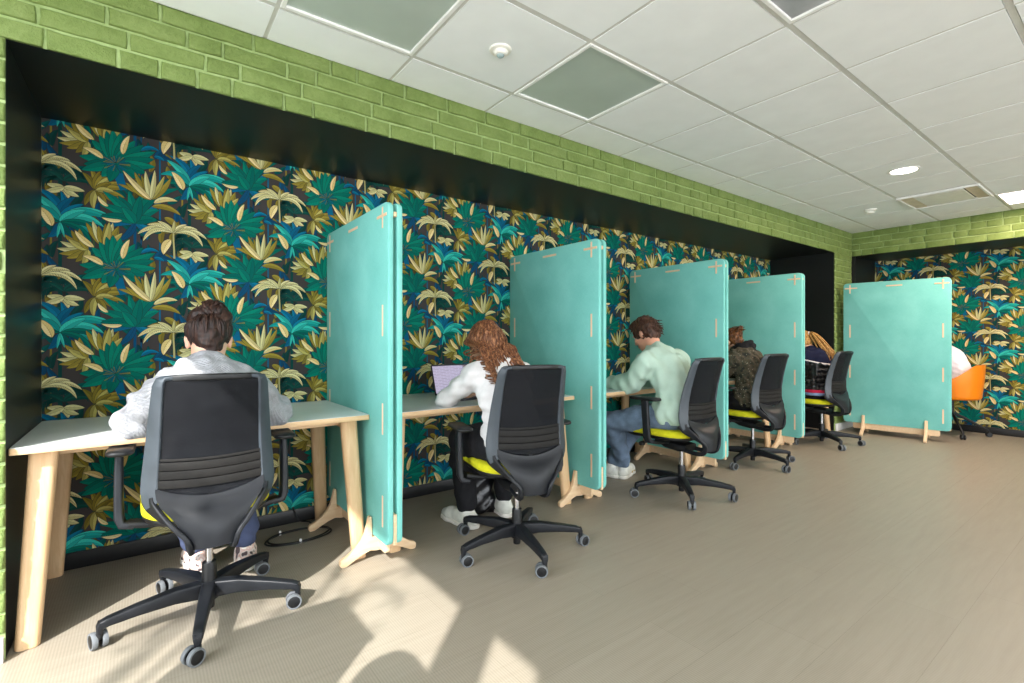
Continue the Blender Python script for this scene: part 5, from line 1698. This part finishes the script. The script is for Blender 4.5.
e = V((-2.0, .62, 3.24)); st = base + V((.2, .22, 2.4)); c = catmull([st, st.lerp(e, .5) + V((0, 0, .3)), e], 8); tube(bm, c, [.03 * (1 - .85 * i / (len(c) - 1)) for i in range(len(c))], 7)  # extra leaf cluster, added to shade the near sleeve
for j in range(170):
    a = e + V((rnd.gauss(0, .10), rnd.gauss(0, .13), rnd.gauss(0, .11))); dd = V((rnd.gauss(0, 1), rnd.gauss(0, 1), rnd.gauss(0, .6))).normalized(); L_ = rnd.uniform(.05, .09); sd = dd.cross(V((rnd.random(), rnd.random(), 1))).normalized() * L_ * .28
    bm.faces.new([bm.verts.new(x) for x in (a, a + dd * L_ * .5 + sd, a + dd * L_, a + dd * L_ * .5 - sd)]).material_index = 1
mk('outside_tree', bm, [M_BARK, M_LEAF], kind='structure', recalc=False)
bm = bmesh.new(); box2(bm, (-14, -16, -.16), (XW - .17, 12, -.1)); box2(bm, (XW - .17, -16, -.16), (12, YREAR - .17, -.1))
mk('ground', bm, plain('paving', (150, 148, 142), .9), kind='structure')
# ------------------------------------------------------------------ light
w = bpy.data.worlds.new('sky'); SC.world = w; w.use_nodes = True
bg = w.node_tree.nodes['Background']
bg.inputs['Color'].default_value = (.90, .95, 1.0, 1)
bg.inputs['Strength'].default_value = 3.2
EL, AZ = R(39.5), R(43.5)
sun = bpy.data.lights.new('sun', 'SUN'); sun.energy = 4.0; sun.angle = R(.7); sun.color = (1, .97, .93)
so = bpy.data.objects.new('sun', sun); COL.objects.link(so)
d = V((math.cos(AZ) * math.cos(EL), math.sin(AZ) * math.cos(EL), -math.sin(EL)))
so.rotation_euler = d.to_track_quat('-Z', 'Y').to_euler()
so.location = (-6, -6, 8)
for nm, loc, rot, sx, sy in (('portal_rear', (3.4, YREAR - .08, 1.35), (R(90), 0, 0), 8.4, 2.0), ('portal_window', (XW - .08, .9, 1.2), (R(90), 0, R(-90)), 3.0, 2.2), ('portal_side', (XW - .08, -2.5, 1.2), (R(90), 0, R(-90)), 2.6, 2.2)):
    L = bpy.data.lights.new(nm, 'AREA'); L.shape = 'RECTANGLE'; L.size = sx; L.size_y = sy; L.cycles.is_portal = True
    ob = bpy.data.objects.new(nm, L); COL.objects.link(ob); ob.location = loc; ob.rotation_euler = rot
# ceiling lamps: warm beams of the downlight and of the lit panel
def lamp(nm, loc, size, energy, color, shape='DISK'):
    L = bpy.data.lights.new(nm, 'AREA'); L.shape = shape; L.size = size; L.energy = energy; L.color = color
    ob = bpy.data.objects.new(nm, L); COL.objects.link(ob); ob.location = loc
lamp('downlight_beam', (4.93, 1.285, ZC - .02), .17, 9, (1, .78, .6))
lamp('panel_beam', (GX + 6.9, GY - .3, ZC - .02), .5, 14, (1, .74, .58), 'SQUARE')

SC.view_settings.view_transform = 'Standard'
SC.view_settings.look = 'None'
SC.view_settings.gamma = 1
SC.view_settings.exposure = 1.38
SC.view_settings.use_curve_mapping = False
SC.cycles.max_bounces = 10
SC.cycles.diffuse_bounces = 6
SC.cycles.use_denoising = True
